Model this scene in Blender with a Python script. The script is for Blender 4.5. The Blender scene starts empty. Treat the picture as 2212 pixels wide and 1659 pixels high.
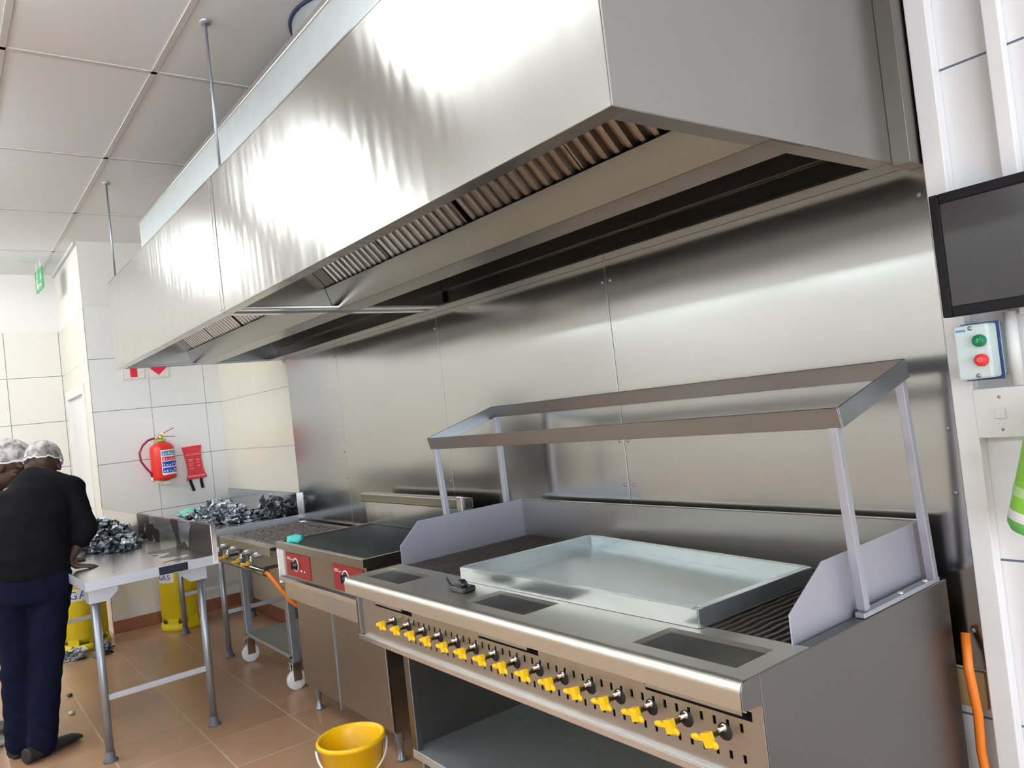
import bpy, bmesh, math, random
from mathutils import Vector, Matrix, noise

random.seed(7)
S = bpy.context.scene
COL = S.collection
PI = math.pi

# ------------------------------------------------------------------ camera
FPX = 1654.2
cam_data = bpy.data.cameras.new('camera')
cam = bpy.data.objects.new('camera', cam_data)
COL.objects.link(cam)
S.camera = cam
cam_data.sensor_fit = 'HORIZONTAL'
cam_data.sensor_width = 36.0
cam_data.lens = 36.0 * FPX / 2212.0
cam_data.clip_start = 0.05
ROWS = [(0.602, 0.791, -0.110), (-0.087, -0.072, -0.994), (-0.794, 0.608, 0.025)]
_r = Vector((0.60184, 0.79100, -0.10998)).normalized()
_f = Vector((-0.79390, 0.60757, 0.02545))
_f = (_f - _r * _f.dot(_r)).normalized()
_u = _r.cross(_f).normalized()
M = Matrix((( _r.x, _u.x, -_f.x, 0.0), (_r.y, _u.y, -_f.y, 0.0), (_r.z, _u.z, -_f.z, 1.52), (0, 0, 0, 1)))
cam.matrix_world = M

# ------------------------------------------------------------------ world, daylight, exposure
W = bpy.data.worlds.new('world')
S.world = W
W.use_nodes = True
bg = W.node_tree.nodes['Background']
bg.inputs['Color'].default_value = (0.86, 0.92, 1.0, 1)
bg.inputs['Strength'].default_value = 4.6
S.view_settings.view_transform = 'Standard'
S.view_settings.look = 'None'
S.view_settings.exposure = 0.75
S.view_settings.gamma = 1.0
S.view_settings.use_curve_mapping = False
S.cycles.use_denoising = True
S.cycles.max_bounces = 8
S.cycles.glossy_bounces = 5
S.cycles.diffuse_bounces = 4
S.cycles.sample_clamp_indirect = 4.0
S.cycles.caustics_reflective = False
S.cycles.caustics_refractive = False

def portal(name, loc, rot, sx, sy):
    l = bpy.data.lights.new(name, 'AREA')
    l.shape = 'RECTANGLE'
    l.size = sx
    l.size_y = sy
    l.cycles.is_portal = True
    o = bpy.data.objects.new(name, l)
    COL.objects.link(o)
    o.location = loc
    o.rotation_euler = rot
    return o
# shopfront window in the near end wall (x = 3.2)
portal('daylight_shopfront', (3.24, -0.9, 1.5), (0, PI / 2, 0), 2.6, 3.8)

# ------------------------------------------------------------------ materials
def nodes_of(m):
    m.use_nodes = True
    nt = m.node_tree
    return nt, nt.nodes, nt.links, nt.nodes['Principled BSDF']

def mat(name, col, rough=0.5, metal=0.0, var=0.0, vscale=8.0, bump=0.0, bscale=60.0, spec=0.5, alpha=1.0, coat=0.0, trans=0.0):
    m = bpy.data.materials.new(name)
    nt, N, L, P = nodes_of(m)
    P.inputs['Base Color'].default_value = (*col, 1)
    P.inputs['Roughness'].default_value = rough
    P.inputs['Metallic'].default_value = metal
    P.inputs['Specular IOR Level'].default_value = spec
    P.inputs['Alpha'].default_value = alpha
    P.inputs['Coat Weight'].default_value = coat
    P.inputs['Transmission Weight'].default_value = trans
    tc = N.new('ShaderNodeTexCoord')
    if var > 0:
        n = N.new('ShaderNodeTexNoise')
        n.inputs['Scale'].default_value = vscale
        n.inputs['Detail'].default_value = 4
        L.new(tc.outputs['Object'], n.inputs['Vector'])
        mx = N.new('ShaderNodeMixRGB')
        mx.inputs['Color1'].default_value = (*[c * (1 - var) for c in col], 1)
        mx.inputs['Color2'].default_value = (*[min(1, c * (1 + var)) for c in col], 1)
        L.new(n.outputs['Fac'], mx.inputs['Fac'])
        L.new(mx.outputs['Color'], P.inputs['Base Color'])
    if bump > 0:
        n2 = N.new('ShaderNodeTexNoise')
        n2.inputs['Scale'].default_value = bscale
        n2.inputs['Detail'].default_value = 3
        L.new(tc.outputs['Object'], n2.inputs['Vector'])
        b = N.new('ShaderNodeBump')
        b.inputs['Strength'].default_value = bump
        b.inputs['Distance'].default_value = 0.01
        L.new(n2.outputs['Fac'], b.inputs['Height'])
        L.new(b.outputs['Normal'], P.inputs['Normal'])
    return m

def steel(name, col=(0.62, 0.61, 0.58), rough=0.3, rvar=0.06, brush=(1.0, 60.0, 60.0), wave=0.0, wscale=(1.2, 1.2, 0.5), wdist=0.02, aniso=0.0, arot=0.0, ripple=0.0, axis='Z'):
    """Brushed sheet steel: streaked roughness and a slight oil-can waviness."""
    m = bpy.data.materials.new(name)
    nt, N, L, P = nodes_of(m)
    P.inputs['Base Color'].default_value = (*col, 1)
    P.inputs['Metallic'].default_value = 1.0
    tc = N.new('ShaderNodeTexCoord')
    mp = N.new('ShaderNodeMapping')
    mp.inputs['Scale'].default_value = brush
    L.new(tc.outputs['Object'], mp.inputs['Vector'])
    n = N.new('ShaderNodeTexNoise')
    n.inputs['Scale'].default_value = 3.0
    n.inputs['Detail'].default_value = 5
    L.new(mp.outputs['Vector'], n.inputs['Vector'])
    mr = N.new('ShaderNodeMapRange')
    mr.inputs['To Min'].default_value = max(0.02, rough - rvar)
    mr.inputs['To Max'].default_value = rough + rvar
    L.new(n.outputs['Fac'], mr.inputs['Value'])
    L.new(mr.outputs['Result'], P.inputs['Roughness'])
    if wave > 0:
        mp2 = N.new('ShaderNodeMapping')
        mp2.inputs['Scale'].default_value = wscale
        L.new(tc.outputs['Object'], mp2.inputs['Vector'])
        n2 = N.new('ShaderNodeTexNoise')
        n2.inputs['Scale'].default_value = 2.0
        n2.inputs['Detail'].default_value = 1.0
        L.new(mp2.outputs['Vector'], n2.inputs['Vector'])
        b = N.new('ShaderNodeBump')
        b.inputs['Strength'].default_value = wave
        b.inputs['Distance'].default_value = wdist
        L.new(n2.outputs['Fac'], b.inputs['Height'])
        L.new(b.outputs['Normal'], P.inputs['Normal'])
        if ripple > 0:
            wv = N.new('ShaderNodeTexWave')
            wv.wave_type = 'BANDS'
            wv.bands_direction = 'X'
            wv.inputs['Scale'].default_value = 5.2
            wv.inputs['Distortion'].default_value = 2.2
            wv.inputs['Detail'].default_value = 0.0
            wv.inputs['Detail Scale'].default_value = 0.35
            mp3 = N.new('ShaderNodeMapping')
            mp3.inputs['Scale'].default_value = (1, 1, 0.5)
            mp3.inputs['Rotation'].default_value = (0, 0.12, 0)
            L.new(tc.outputs['Object'], mp3.inputs['Vector'])
            L.new(mp3.outputs['Vector'], wv.inputs['Vector'])
            b2 = N.new('ShaderNodeBump')
            b2.inputs['Strength'].default_value = ripple
            b2.inputs['Distance'].default_value = 0.004
            L.new(wv.outputs['Fac'], b2.inputs['Height'])
            L.new(b.outputs['Normal'], b2.inputs['Normal'])
            L.new(b2.outputs['Normal'], P.inputs['Normal'])
    if aniso > 0:
        P.inputs['Anisotropic'].default_value = aniso
        P.inputs['Anisotropic Rotation'].default_value = arot
        t = N.new('ShaderNodeTangent')
        t.direction_type = 'RADIAL'
        t.axis = axis
        L.new(t.outputs['Tangent'], P.inputs['Tangent'])
    return m

def tiled(name, col, grout, ax, ox, oz, tw, th, gw=0.004, rough=0.25, var=0.04, paint=None, paint_z=9.0, grain=(6, 6, 0.6), spec=0.5, vgrout=None, gwv=None):
    """Tiles on a plane: ax is the horizontal axis index (0/1), vertical axis 2 (or 1 for floors)."""
    m = bpy.data.materials.new(name)
    nt, N, L, P = nodes_of(m)
    P.inputs['Specular IOR Level'].default_value = spec
    tc = N.new('ShaderNodeNewGeometry')
    sp = N.new('ShaderNodeSeparateXYZ')
    L.new(tc.outputs['Position'], sp.inputs['Vector'])
    def math_(op, a, b=None, c=None):
        n = N.new('ShaderNodeMath')
        n.operation = op
        for i, v in enumerate((a, b, c)):
            if v is None:
                continue
            if isinstance(v, (int, float)):
                n.inputs[i].default_value = v
            else:
                L.new(v, n.inputs[i])
        return n.outputs[0]
    u = sp.outputs[ax[0]]
    v = sp.outputs[ax[1]]
    def line(s, off, size, w):
        q = math_('MULTIPLY', math_('SUBTRACT', s, off), 1.0 / size)
        fr = math_('ABSOLUTE', math_('SUBTRACT', math_('FRACT', math_('ADD', q, 0.5)), 0.5))
        return math_('LESS_THAN', fr, w / size / 2), math_('FLOOR', q)
    l1, i1 = line(u, ox, tw, gwv or gw)
    l2, i2 = line(v, oz, th, gw)
    cell = N.new('ShaderNodeCombineXYZ')
    L.new(i1, cell.inputs[0])
    L.new(i2, cell.inputs[1])
    wn = N.new('ShaderNodeTexWhiteNoise')
    wn.noise_dimensions = '3D'
    L.new(cell.outputs[0], wn.inputs['Vector'])
    mp = N.new('ShaderNodeMapping')
    mp.inputs['Scale'].default_value = grain
    L.new(tc.outputs['Position'], mp.inputs['Vector'])
    ns = N.new('ShaderNodeTexNoise')
    ns.inputs['Scale'].default_value = 3
    ns.inputs['Detail'].default_value = 5
    L.new(mp.outputs['Vector'], ns.inputs['Vector'])
    fac = math_('ADD', math_('MULTIPLY', wn.outputs['Value'], 0.45), math_('MULTIPLY', ns.outputs['Fac'], 0.55))
    c = N.new('ShaderNodeMixRGB')
    c.inputs['Color1'].default_value = (*[x * (1 - var) for x in col], 1)
    c.inputs['Color2'].default_value = (*[min(1, x * (1 + var)) for x in col], 1)
    L.new(fac, c.inputs['Fac'])
    g = N.new('ShaderNodeMixRGB')
    L.new(l2, g.inputs['Fac'])
    L.new(c.outputs['Color'], g.inputs['Color1'])
    g.inputs['Color2'].default_value = (*grout, 1)
    g2 = N.new('ShaderNodeMixRGB')
    L.new(l1, g2.inputs['Fac'])
    L.new(g.outputs['Color'], g2.inputs['Color1'])
    g2.inputs['Color2'].default_value = (*(vgrout or grout), 1)
    out = g2.outputs['Color']
    ro = math_('ADD', rough, math_('MULTIPLY', math_('MAXIMUM', l1, l2), 0.4))
    if paint:
        pm = math_('GREATER_THAN', sp.outputs[2], paint_z)
        p = N.new('ShaderNodeMixRGB')
        L.new(pm, p.inputs['Fac'])
        L.new(out, p.inputs['Color1'])
        p.inputs['Color2'].default_value = (*paint, 1)
        out = p.outputs['Color']
        ro = math_('MAXIMUM', ro, math_('MULTIPLY', pm, 0.6))
    L.new(out, P.inputs['Base Color'])
    L.new(ro, P.inputs['Roughness'])
    return m

def emit(name, col, strength):
    m = bpy.data.materials.new(name)
    nt, N, L, P = nodes_of(m)
    P.inputs['Base Color'].default_value = (*col, 1)
    P.inputs['Emission Color'].default_value = (*col, 1)
    P.inputs['Emission Strength'].default_value = strength
    return m

MT = {}
MT['hood'] = steel('hood_steel', (0.43, 0.425, 0.395), 0.19, 0.012, (120, 120, 1.5), 0.10, (5, 1, 0.35), 0.018, ripple=0.04, aniso=0.80, axis='X')
MT['hood_end'] = steel('hood_end_steel', (0.38, 0.375, 0.365), 0.34, 0.02, (90, 90, 2))
MT['hood_in'] = steel('hood_inner_shade_steel', (0.22, 0.205, 0.185), 0.34, 0.04, (1, 40, 40))  # hood steel darkened in colour for the shade inside the hood
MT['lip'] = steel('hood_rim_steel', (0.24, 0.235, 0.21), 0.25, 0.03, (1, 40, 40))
MT['clad'] = steel('wall_sheet_steel', (0.47, 0.475, 0.47), 0.18, 0.012, (1, 90, 90), 0.10, (0.5, 1, 1.6), 0.03)
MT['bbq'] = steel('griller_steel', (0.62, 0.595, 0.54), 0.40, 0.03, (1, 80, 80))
MT['bbq_side'] = steel('griller_shaded_steel', (0.20, 0.195, 0.19), 0.36, 0.03, (80, 1, 80))  # griller steel darkened in colour for the dark reflections on its side
MT['knobpanel'] = steel('knob_panel_steel', (0.44, 0.42, 0.385), 0.36, 0.03, (1, 80, 80))
MT['rail'] = steel('gantry_rail_steel', (0.29, 0.31, 0.33), 0.3, 0.03, (1, 80, 80))
MT['splash'] = mat('film_covered_steel', (0.42, 0.425, 0.49), 0.42, 0.55, 0.04, 6)
MT['back'] = steel('back_splash_steel', (0.36, 0.35, 0.335), 0.36, 0.03, (1, 80, 80))
MT['panwell'] = steel('pan_steel', (0.62, 0.64, 0.64), 0.2, 0.04, (60, 60, 1), 0.2, (3, 3, .4), 0.02)
MT['fryer'] = steel('fryer_steel', (0.36, 0.345, 0.30), 0.25, 0.03, (1, 60, 60))
MT['fryer_door'] = steel('fryer_door_steel', (0.37, 0.34, 0.29), 0.3, 0.05, (60, 60, 1))
MT['bright'] = steel('bright_steel', (0.78, 0.78, 0.80), 0.2, 0.03, (20, 20, 20))
MT['chrome'] = mat('chrome', (0.8, 0.8, 0.8), 0.1, 1.0)
MT['filmwhite'] = mat('pale_film_steel', (0.62, 0.66, 0.74), 0.35, 0.35, 0.04, 6)
MT['mirror'] = mat('polished_steel', (0.66, 0.66, 0.68), 0.16, 0.95)
MT['footplastic'] = mat('grey_foot', (0.10, 0.10, 0.12), 0.5)
MT['tube'] = mat('grey_tube', (0.34, 0.37, 0.42), 0.4, 0.7, 0.06, 5)
MT['galv'] = mat('galvanised', (0.50, 0.545, 0.55), 0.42, 0.75, 0.1, 14)
MT['tray'] = mat('galvanised_tray', (0.42, 0.455, 0.445), 0.30, 0.85, 0.10, 14)
MT['trayside'] = mat('galvanised_tray_side', (0.60, 0.65, 0.66), 0.25, 0.9, 0.10, 14)
MT['filter'] = mat('filter_metal', (0.58, 0.54, 0.47), 0.28, 1.0)
MT['dark'] = mat('gap_shade', (0.012, 0.012, 0.012), 0.7)  # near-black painted for the shade in slots, holes and behind filters
MT['well'] = steel('well_steel', (0.50, 0.50, 0.49), 0.3, 0.05)
MT['grate'] = mat('cast_grate', (0.10, 0.085, 0.078), 0.55, 0.5, 0.25, 30, 0.3, 90)
MT['lava'] = mat('lava_stone', (0.135, 0.115, 0.105), 0.9, 0, 0.4, 30, 0.6, 60)
MT['yellow'] = mat('yellow_plastic', (0.86, 0.52, 0.008), 0.35)
MT['bucket'] = mat('bucket_plastic', (0.93, 0.55, 0.004), 0.38)
MT['gas'] = mat('gas_yellow', (0.70, 0.53, 0.01), 0.42, 0, 0.06, 6)
MT['red'] = mat('red_paint', (0.70, 0.02, 0.015), 0.3)
MT['pouch'] = mat('red_pouch', (0.78, 0.035, 0.06), 0.4)
MT['red_panel'] = mat('red_panel', (0.26, 0.008, 0.014), 0.35)
MT['black'] = mat('black_rubber', (0.010, 0.010, 0.012), 0.6, spec=0.2)
MT['blackgloss'] = mat('black_gloss', (0.012, 0.012, 0.014), 0.25)
MT['screen'] = mat('screen_glass', (0.045, 0.045, 0.047), 0.22, 0, spec=0.35)
MT['white'] = mat('white_plastic', (0.86, 0.86, 0.87), 0.35)
MT['whitepaint'] = mat('white_paint', (0.80, 0.80, 0.79), 0.55)
MT['offwhite'] = mat('nylon_wheel', (0.80, 0.80, 0.83), 0.4)
MT['boxgrey'] = mat('control_box_grey', (0.60, 0.70, 0.70), 0.4)
MT['blue'] = mat('blue_gasket', (0.03, 0.07, 0.22), 0.5)
MT['navy'] = mat('duct_gap_navy', (0.01, 0.02, 0.07), 0.5)
MT['bluelab'] = mat('blue_print', (0.02, 0.06, 0.5), 0.5)
MT['redlab'] = mat('red_print', (0.75, 0.02, 0.05), 0.5)
MT['bluemark'] = mat('pale_blue_print', (0.15, 0.30, 0.60), 0.5)
MT['green'] = mat('green_button', (0.0, 0.20, 0.08), 0.35)
MT['redbtn'] = mat('red_button', (0.75, 0.04, 0.04), 0.35)
MT['lime'] = mat('lime_plastic', (0.28, 0.62, 0.06), 0.4)
MT['limedark'] = mat('green_band', (0.14, 0.50, 0.10), 0.4)
MT['orange'] = mat('orange_hose', (0.85, 0.22, 0.02), 0.4)
MT['teal'] = mat('teal_cloth', (0.12, 0.72, 0.66), 0.8, 0, 0.15, 40, 0.4, 70)
MT['mint'] = mat('mint_film', (0.25, 0.62, 0.50), 0.45)
MT['brass'] = mat('brass', (0.72, 0.55, 0.25), 0.3, 1.0)
MT['signwhite'] = mat('sign_white', (0.86, 0.85, 0.83), 0.4)
MT['exitgreen'] = mat('exit_green', (0.08, 0.36, 0.16), 0.4)
MT['skin'] = mat('skin_brown', (0.065, 0.027, 0.016), 0.5, 0, 0.15, 20)
MT['shirt'] = mat('charcoal_knit', (0.006, 0.006, 0.007), 0.95, 0, 0.25, 30, 0.5, 14, spec=0.12)
MT['jeans'] = mat('dark_denim', (0.005, 0.007, 0.022), 0.95, 0, 0.3, 20, 0.4, 16, spec=0.12)
MT['shoe'] = mat('black_shoe', (0.012, 0.012, 0.013), 0.55)
MT['shoegrey'] = mat('grey_shoe', (0.25, 0.27, 0.24), 0.6)
MT['uniform'] = mat('blue_uniform', (0.06, 0.22, 0.55), 0.75, 0, 0.15, 20)
MT['apron'] = mat('white_apron', (0.7, 0.72, 0.75), 0.7, 0, 0.08, 20)
MT['darkcloth'] = mat('dark_trousers', (0.02, 0.02, 0.025), 0.8)
MT['hair'] = mat('black_hair', (0.01, 0.009, 0.008), 0.6)
MT['paper'] = mat('paper', (0.75, 0.75, 0.74), 0.6)
MT['film_silver'] = mat('film_silver', (0.42, 0.46, 0.54), 0.28, 0.35)
MT['film_white'] = mat('film_white', (0.72, 0.75, 0.80), 0.3)
MT['film_dark'] = mat('film_dark', (0.025, 0.03, 0.04), 0.25)
MT['film_grey'] = mat('film_grey', (0.13, 0.15, 0.17), 0.3)
MT['skirting'] = mat('skirting_tile', (0.33, 0.13, 0.075), 0.4, 0, 0.15, 10)
MT['ceil'] = mat('ceiling_board', (0.81, 0.85, 0.88), 0.8)
MT['ceilstrip'] = mat('ceiling_strip', (0.62, 0.615, 0.61), 0.7)
MT['lamp'] = emit('lamp_diffuser', (0.93, 0.985, 1.0), 24.0)
MT['floor'] = tiled('floor_tiles', (0.43, 0.25, 0.15), (0.52, 0.42, 0.30), (0, 1), -4.11, 1.01, 0.405, 0.405, 0.008, 0.28, 0.22, grain=(3, 3, 3))
GR = (0.16, 0.19, 0.24)
MT['tile_k'] = tiled('kitchen_wall_tiles', (0.76, 0.725, 0.615), (0.30, 0.29, 0.27), (0, 2), -5.82, 0.95, 0.44, 0.4395, 0.005, 0.25, 0.03, paint=(0.80, 0.79, 0.76), paint_z=2.704, vgrout=(0.62, 0.59, 0.50))
MT['tile_f'] = tiled('far_wall_tiles', (0.87, 0.88, 0.885), GR, (1, 2), 1.54, 0.95, 0.452, 0.4395, 0.005, 0.2, 0.03, paint=(0.80, 0.79, 0.77), paint_z=2.704, vgrout=(0.33, 0.36, 0.42))
MT['tile_r'] = tiled('recess_wall_tiles', (0.77, 0.75, 0.66), (0.33, 0.34, 0.35), (0, 2), -8.0, 0.95, 0.90, 0.4395, 0.005, 0.25, 0.03, paint=(0.80, 0.79, 0.76), paint_z=2.704, vgrout=(0.6, 0.58, 0.52))
MT['tile_w'] = tiled('white_wall_tiles', (0.78, 0.785, 0.79), (0.12, 0.15, 0.21), (0, 2), -0.88, 0.572, 0.42, 0.4195, 0.006, 0.25, 0.03)
MT['tile_l'] = tiled('left_wall_tiles', (0.78, 0.765, 0.70), GR, (1, 2), 0.62, 0.95, 0.45, 0.4395, 0.006, 0.25, 0.03, paint=(0.80, 0.79, 0.77), paint_z=2.704)
MT['tile_n'] = tiled('near_wall_tiles', (0.75, 0.745, 0.72), GR, (1, 2), 0.62, 0.95, 0.45, 0.4395, 0.006, 0.3, 0.03, paint=(0.80, 0.79, 0.77), paint_z=2.704)
MT['tile_o'] = tiled('opposite_wall_tiles', (0.80, 0.79, 0.74), GR, (0, 2), 0.62, 0.95, 0.45, 0.4395, 0.006, 0.3, 0.03, paint=(0.80, 0.79, 0.77), paint_z=2.704)

def film_steel(name, gx, gy, gz, off):
    """Polished steel with torn patches of dark protective film left towards one end."""
    m = bpy.data.materials.new(name)
    nt, N, L, P = nodes_of(m)
    tc = N.new('ShaderNodeTexCoord')
    n = N.new('ShaderNodeTexNoise')
    n.inputs['Scale'].default_value = 5.0
    n.inputs['Detail'].default_value = 1.5
    L.new(tc.outputs['Object'], n.inputs['Vector'])
    dp = N.new('ShaderNodeVectorMath')
    dp.operation = 'DOT_PRODUCT'
    dp.inputs[1].default_value = (gx, gy, gz)
    L.new(tc.outputs['Object'], dp.inputs[0])
    ad = N.new('ShaderNodeMath')
    ad.operation = 'MULTIPLY_ADD'
    ad.inputs[1].default_value = 2.4
    L.new(n.outputs['Fac'], ad.inputs[0])
    L.new(dp.outputs['Value'], ad.inputs[2])
    r = N.new('ShaderNodeMath')
    r.operation = 'GREATER_THAN'
    r.inputs[1].default_value = off
    L.new(ad.outputs[0], r.inputs[0])
    mc = N.new('ShaderNodeMixRGB')
    mc.inputs['Color1'].default_value = (0.70, 0.69, 0.68, 1)
    mc.inputs['Color2'].default_value = (0.018, 0.009, 0.009, 1)
    L.new(r.outputs[0], mc.inputs['Fac'])
    L.new(mc.outputs['Color'], P.inputs['Base Color'])
    for k, a, b in (('Roughness', 0.2, 0.3), ('Metallic', 0.9, 0.0)):
        mr = N.new('ShaderNodeMapRange')
        mr.inputs['To Min'].default_value = a
        mr.inputs['To Max'].default_value = b
        L.new(r.outputs[0], mr.inputs['Value'])
        L.new(mr.outputs['Result'], P.inputs[k])
    return m
MT['filmtop'] = film_steel('table_steel_with_film', .28, 1.1, 0, 1.72)
MT['filmup'] = film_steel('upstand_steel_with_film', .34, 0, 0, 1.40)

def net_mat():
    m = bpy.data.materials.new('hair_net')
    nt, N, L, P = nodes_of(m)
    P.inputs['Base Color'].default_value = (0.62, 0.585, 0.59, 1)
    P.inputs['Roughness'].default_value = 0.7
    tc = N.new('ShaderNodeTexCoord')
    v = N.new('ShaderNodeTexNoise')
    v.inputs['Scale'].default_value = 26
    v.inputs['Detail'].default_value = 3
    L.new(tc.outputs['Object'], v.inputs['Vector'])
    mr = N.new('ShaderNodeMapRange')
    mr.inputs['From Min'].default_value = 0.35
    mr.inputs['From Max'].default_value = 0.62
    mr.inputs['To Min'].default_value = 0.25
    mr.inputs['To Max'].default_value = 0.9
    L.new(v.outputs['Fac'], mr.inputs['Value'])
    L.new(mr.outputs['Result'], P.inputs['Alpha'])
    return m
MT['net'] = net_mat()

# ------------------------------------------------------------------ mesh helpers
def BM():
    return bmesh.new()

def box(bm, a, b, mi=0, rot=None, about=None):
    x0, y0, z0 = [min(a[i], b[i]) for i in range(3)]
    x1, y1, z1 = [max(a[i], b[i]) for i in range(3)]
    v = [bm.verts.new(p) for p in ((x0, y0, z0), (x1, y0, z0), (x1, y1, z0), (x0, y1, z0), (x0, y0, z1), (x1, y0, z1), (x1, y1, z1), (x0, y1, z1))]
    for f in ((0, 3, 2, 1), (4, 5, 6, 7), (0, 1, 5, 4), (1, 2, 6, 5), (2, 3, 7, 6), (3, 0, 4, 7)):
        fc = bm.faces.new([v[i] for i in f])
        fc.material_index = mi
    if rot is not None:
        c = Vector(about) if about else Vector(((x0 + x1) / 2, (y0 + y1) / 2, (z0 + z1) / 2))
        for q in v:
            q.co = rot @ (q.co - c) + c
    return v

def bar(bm, p, q, w, h, up=(0, 0, 1), mi=0):
    """Rectangular bar from p to q; w across, h along 'up'."""
    p, q = Vector(p), Vector(q)
    d = (q - p).normalized()
    u = Vector(up)
    u = (u - d * u.dot(d)).normalized()
    s = d.cross(u)
    vs = []
    for c in (p, q):
        for a, b in ((-1, -1), (1, -1), (1, 1), (-1, 1)):
            vs.append(bm.verts.new(c + s * a * w / 2 + u * b * h / 2))
    for f in ((3, 2, 1, 0), (4, 5, 6, 7), (0, 1, 5, 4), (1, 2, 6, 5), (2, 3, 7, 6), (3, 0, 4, 7)):
        fc = bm.faces.new([vs[i] for i in f])
        fc.material_index = mi

def tube(bm, pts, r, seg=12, cap=True, mi=0, smooth=True, closed=False):
    pts = [Vector(p) for p in pts]
    n = len(pts)
    rs = r if isinstance(r, (list, tuple)) else [r] * n
    rings = []
    prev = None
    for i, p in enumerate(pts):
        if closed:
            d = (pts[(i + 1) % n] - pts[i - 1]).normalized()
        elif i == 0:
            d = (pts[1] - p).normalized()
        elif i == n - 1:
            d = (p - pts[-2]).normalized()
        else:
            d = (pts[i + 1] - pts[i - 1]).normalized()
        if prev is None:
            a = Vector((0, 0, 1)) if abs(d.z) < 0.9 else Vector((1, 0, 0))
            u = (a - d * a.dot(d)).normalized()
        else:
            u = (prev - d * prev.dot(d)).normalized()
        prev = u
        w = d.cross(u)
        rings.append([bm.verts.new(p + (u * math.cos(2 * PI * k / seg) + w * math.sin(2 * PI * k / seg)) * rs[i]) for k in range(seg)])
    m = n if closed else n - 1
    for i in range(m):
        A, B = rings[i], rings[(i + 1) % n]
        for k in range(seg):
            f = bm.faces.new((A[k], A[(k + 1) % seg], B[(k + 1) % seg], B[k]))
            f.smooth = smooth
            f.material_index = mi
    if cap and not closed:
        f = bm.faces.new(list(reversed(rings[0])))
        f.material_index = mi
        f = bm.faces.new(rings[-1])
        f.material_index = mi

def lathe(bm, prof, c, axis='z', seg=32, mi=0, smooth=True):
    """prof: list of (radius, height). c: centre."""
    c = Vector(c)
    rings = []
    for (r, h) in prof:
        ring = []
        if r < 1e-6:
            r = 1e-5
        for k in range(seg):
            a = 2 * PI * k / seg
            x, y = r * math.cos(a), r * math.sin(a)
            if axis == 'z':
                p = Vector((x, y, h))
            elif axis == 'y':
                p = Vector((x, h, -y))
            else:
                p = Vector((h, x, y))
            ring.append(bm.verts.new(c + p))
        rings.append(ring)
    for i in range(len(rings) - 1):
        A, B = rings[i], rings[i + 1]
        for k in range(seg):
            f = bm.faces.new((A[k], A[(k + 1) % seg], B[(k + 1) % seg], B[k]))
            f.smooth = smooth
            f.material_index = mi

def prism(bm, poly, axis, a, b, mi=0):
    """Extrude 2D polygon. axis 'x': poly=(y,z); 'y': poly=(x,z); 'z': poly=(x,y)."""
    def P(q, t):
        if axis == 'x':
            return (t, q[0], q[1])
        if axis == 'y':
            return (q[0], t, q[1])
        return (q[0], q[1], t)
    A = [bm.verts.new(P(q, a)) for q in poly]
    B = [bm.verts.new(P(q, b)) for q in poly]
    n = len(poly)
    fs = [bm.faces.new(A), bm.faces.new(list(reversed(B)))]
    for i in range(n):
        fs.append(bm.faces.new((A[i], B[i], B[(i + 1) % n], A[(i + 1) % n])))
    for f in fs:
        f.material_index = mi
    bmesh.ops.recalc_face_normals(bm, faces=fs)

def plate(bm, xs, ys, holes, z0, z1):
    """Horizontal plate on an x/y grid with rectangular holes (set of cell indices)."""
    nx, ny = len(xs) - 1, len(ys) - 1
    vt, vb = {}, {}
    def g(d, i, j, z):
        if (i, j) not in d:
            d[(i, j)] = bm.verts.new((xs[i], ys[j], z))
        return d[(i, j)]
    solid = lambda i, j: 0 <= i < nx and 0 <= j < ny and (i, j) not in holes
    for i in range(nx):
        for j in range(ny):
            if not solid(i, j):
                continue
            bm.faces.new((g(vt, i, j, z1), g(vt, i + 1, j, z1), g(vt, i + 1, j + 1, z1), g(vt, i, j + 1, z1)))
            bm.faces.new((g(vb, i, j + 1, z0), g(vb, i + 1, j + 1, z0), g(vb, i + 1, j, z0), g(vb, i, j, z0)))
            for (di, dj, e) in ((-1, 0, ((i, j + 1), (i, j))), (1, 0, ((i + 1, j), (i + 1, j + 1))), (0, -1, ((i, j), (i + 1, j))), (0, 1, ((i + 1, j + 1), (i, j + 1)))):
                if not solid(i + di, j + dj):
                    p, q = e
                    bm.faces.new((g(vt, *p, z1), g(vb, *p, z0), g(vb, *q, z0), g(vt, *q, z1)))

def ellipsoid(bm, c, r, rot=None, u=20, v=14, mi=0):
    mtx = Matrix.Translation(Vector(c)) @ (rot.to_4x4() if rot is not None else Matrix.Identity(4)) @ Matrix.Diagonal((r[0], r[1], r[2], 1))
    res = bmesh.ops.create_uvsphere(bm, u_segments=u, v_segments=v, radius=1.0, matrix=mtx)
    for q in res['verts']:
        for f in q.link_faces:
            f.smooth = True
            f.material_index = mi

# ------------------------------------------------------------------ object helpers
def base(name, loc, label, cat, group=None):
    o = bpy.data.objects.new(name, None)
    o.empty_display_size = 0.1
    COL.objects.link(o)
    o.location = loc
    o['label'] = label
    o['category'] = cat
    if group:
        o['group'] = group
    return o

def world_loc(o):
    v = Vector(o.location)
    while o.parent:
        o = o.parent
        v = v + Vector(o.location)
    return v

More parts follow.
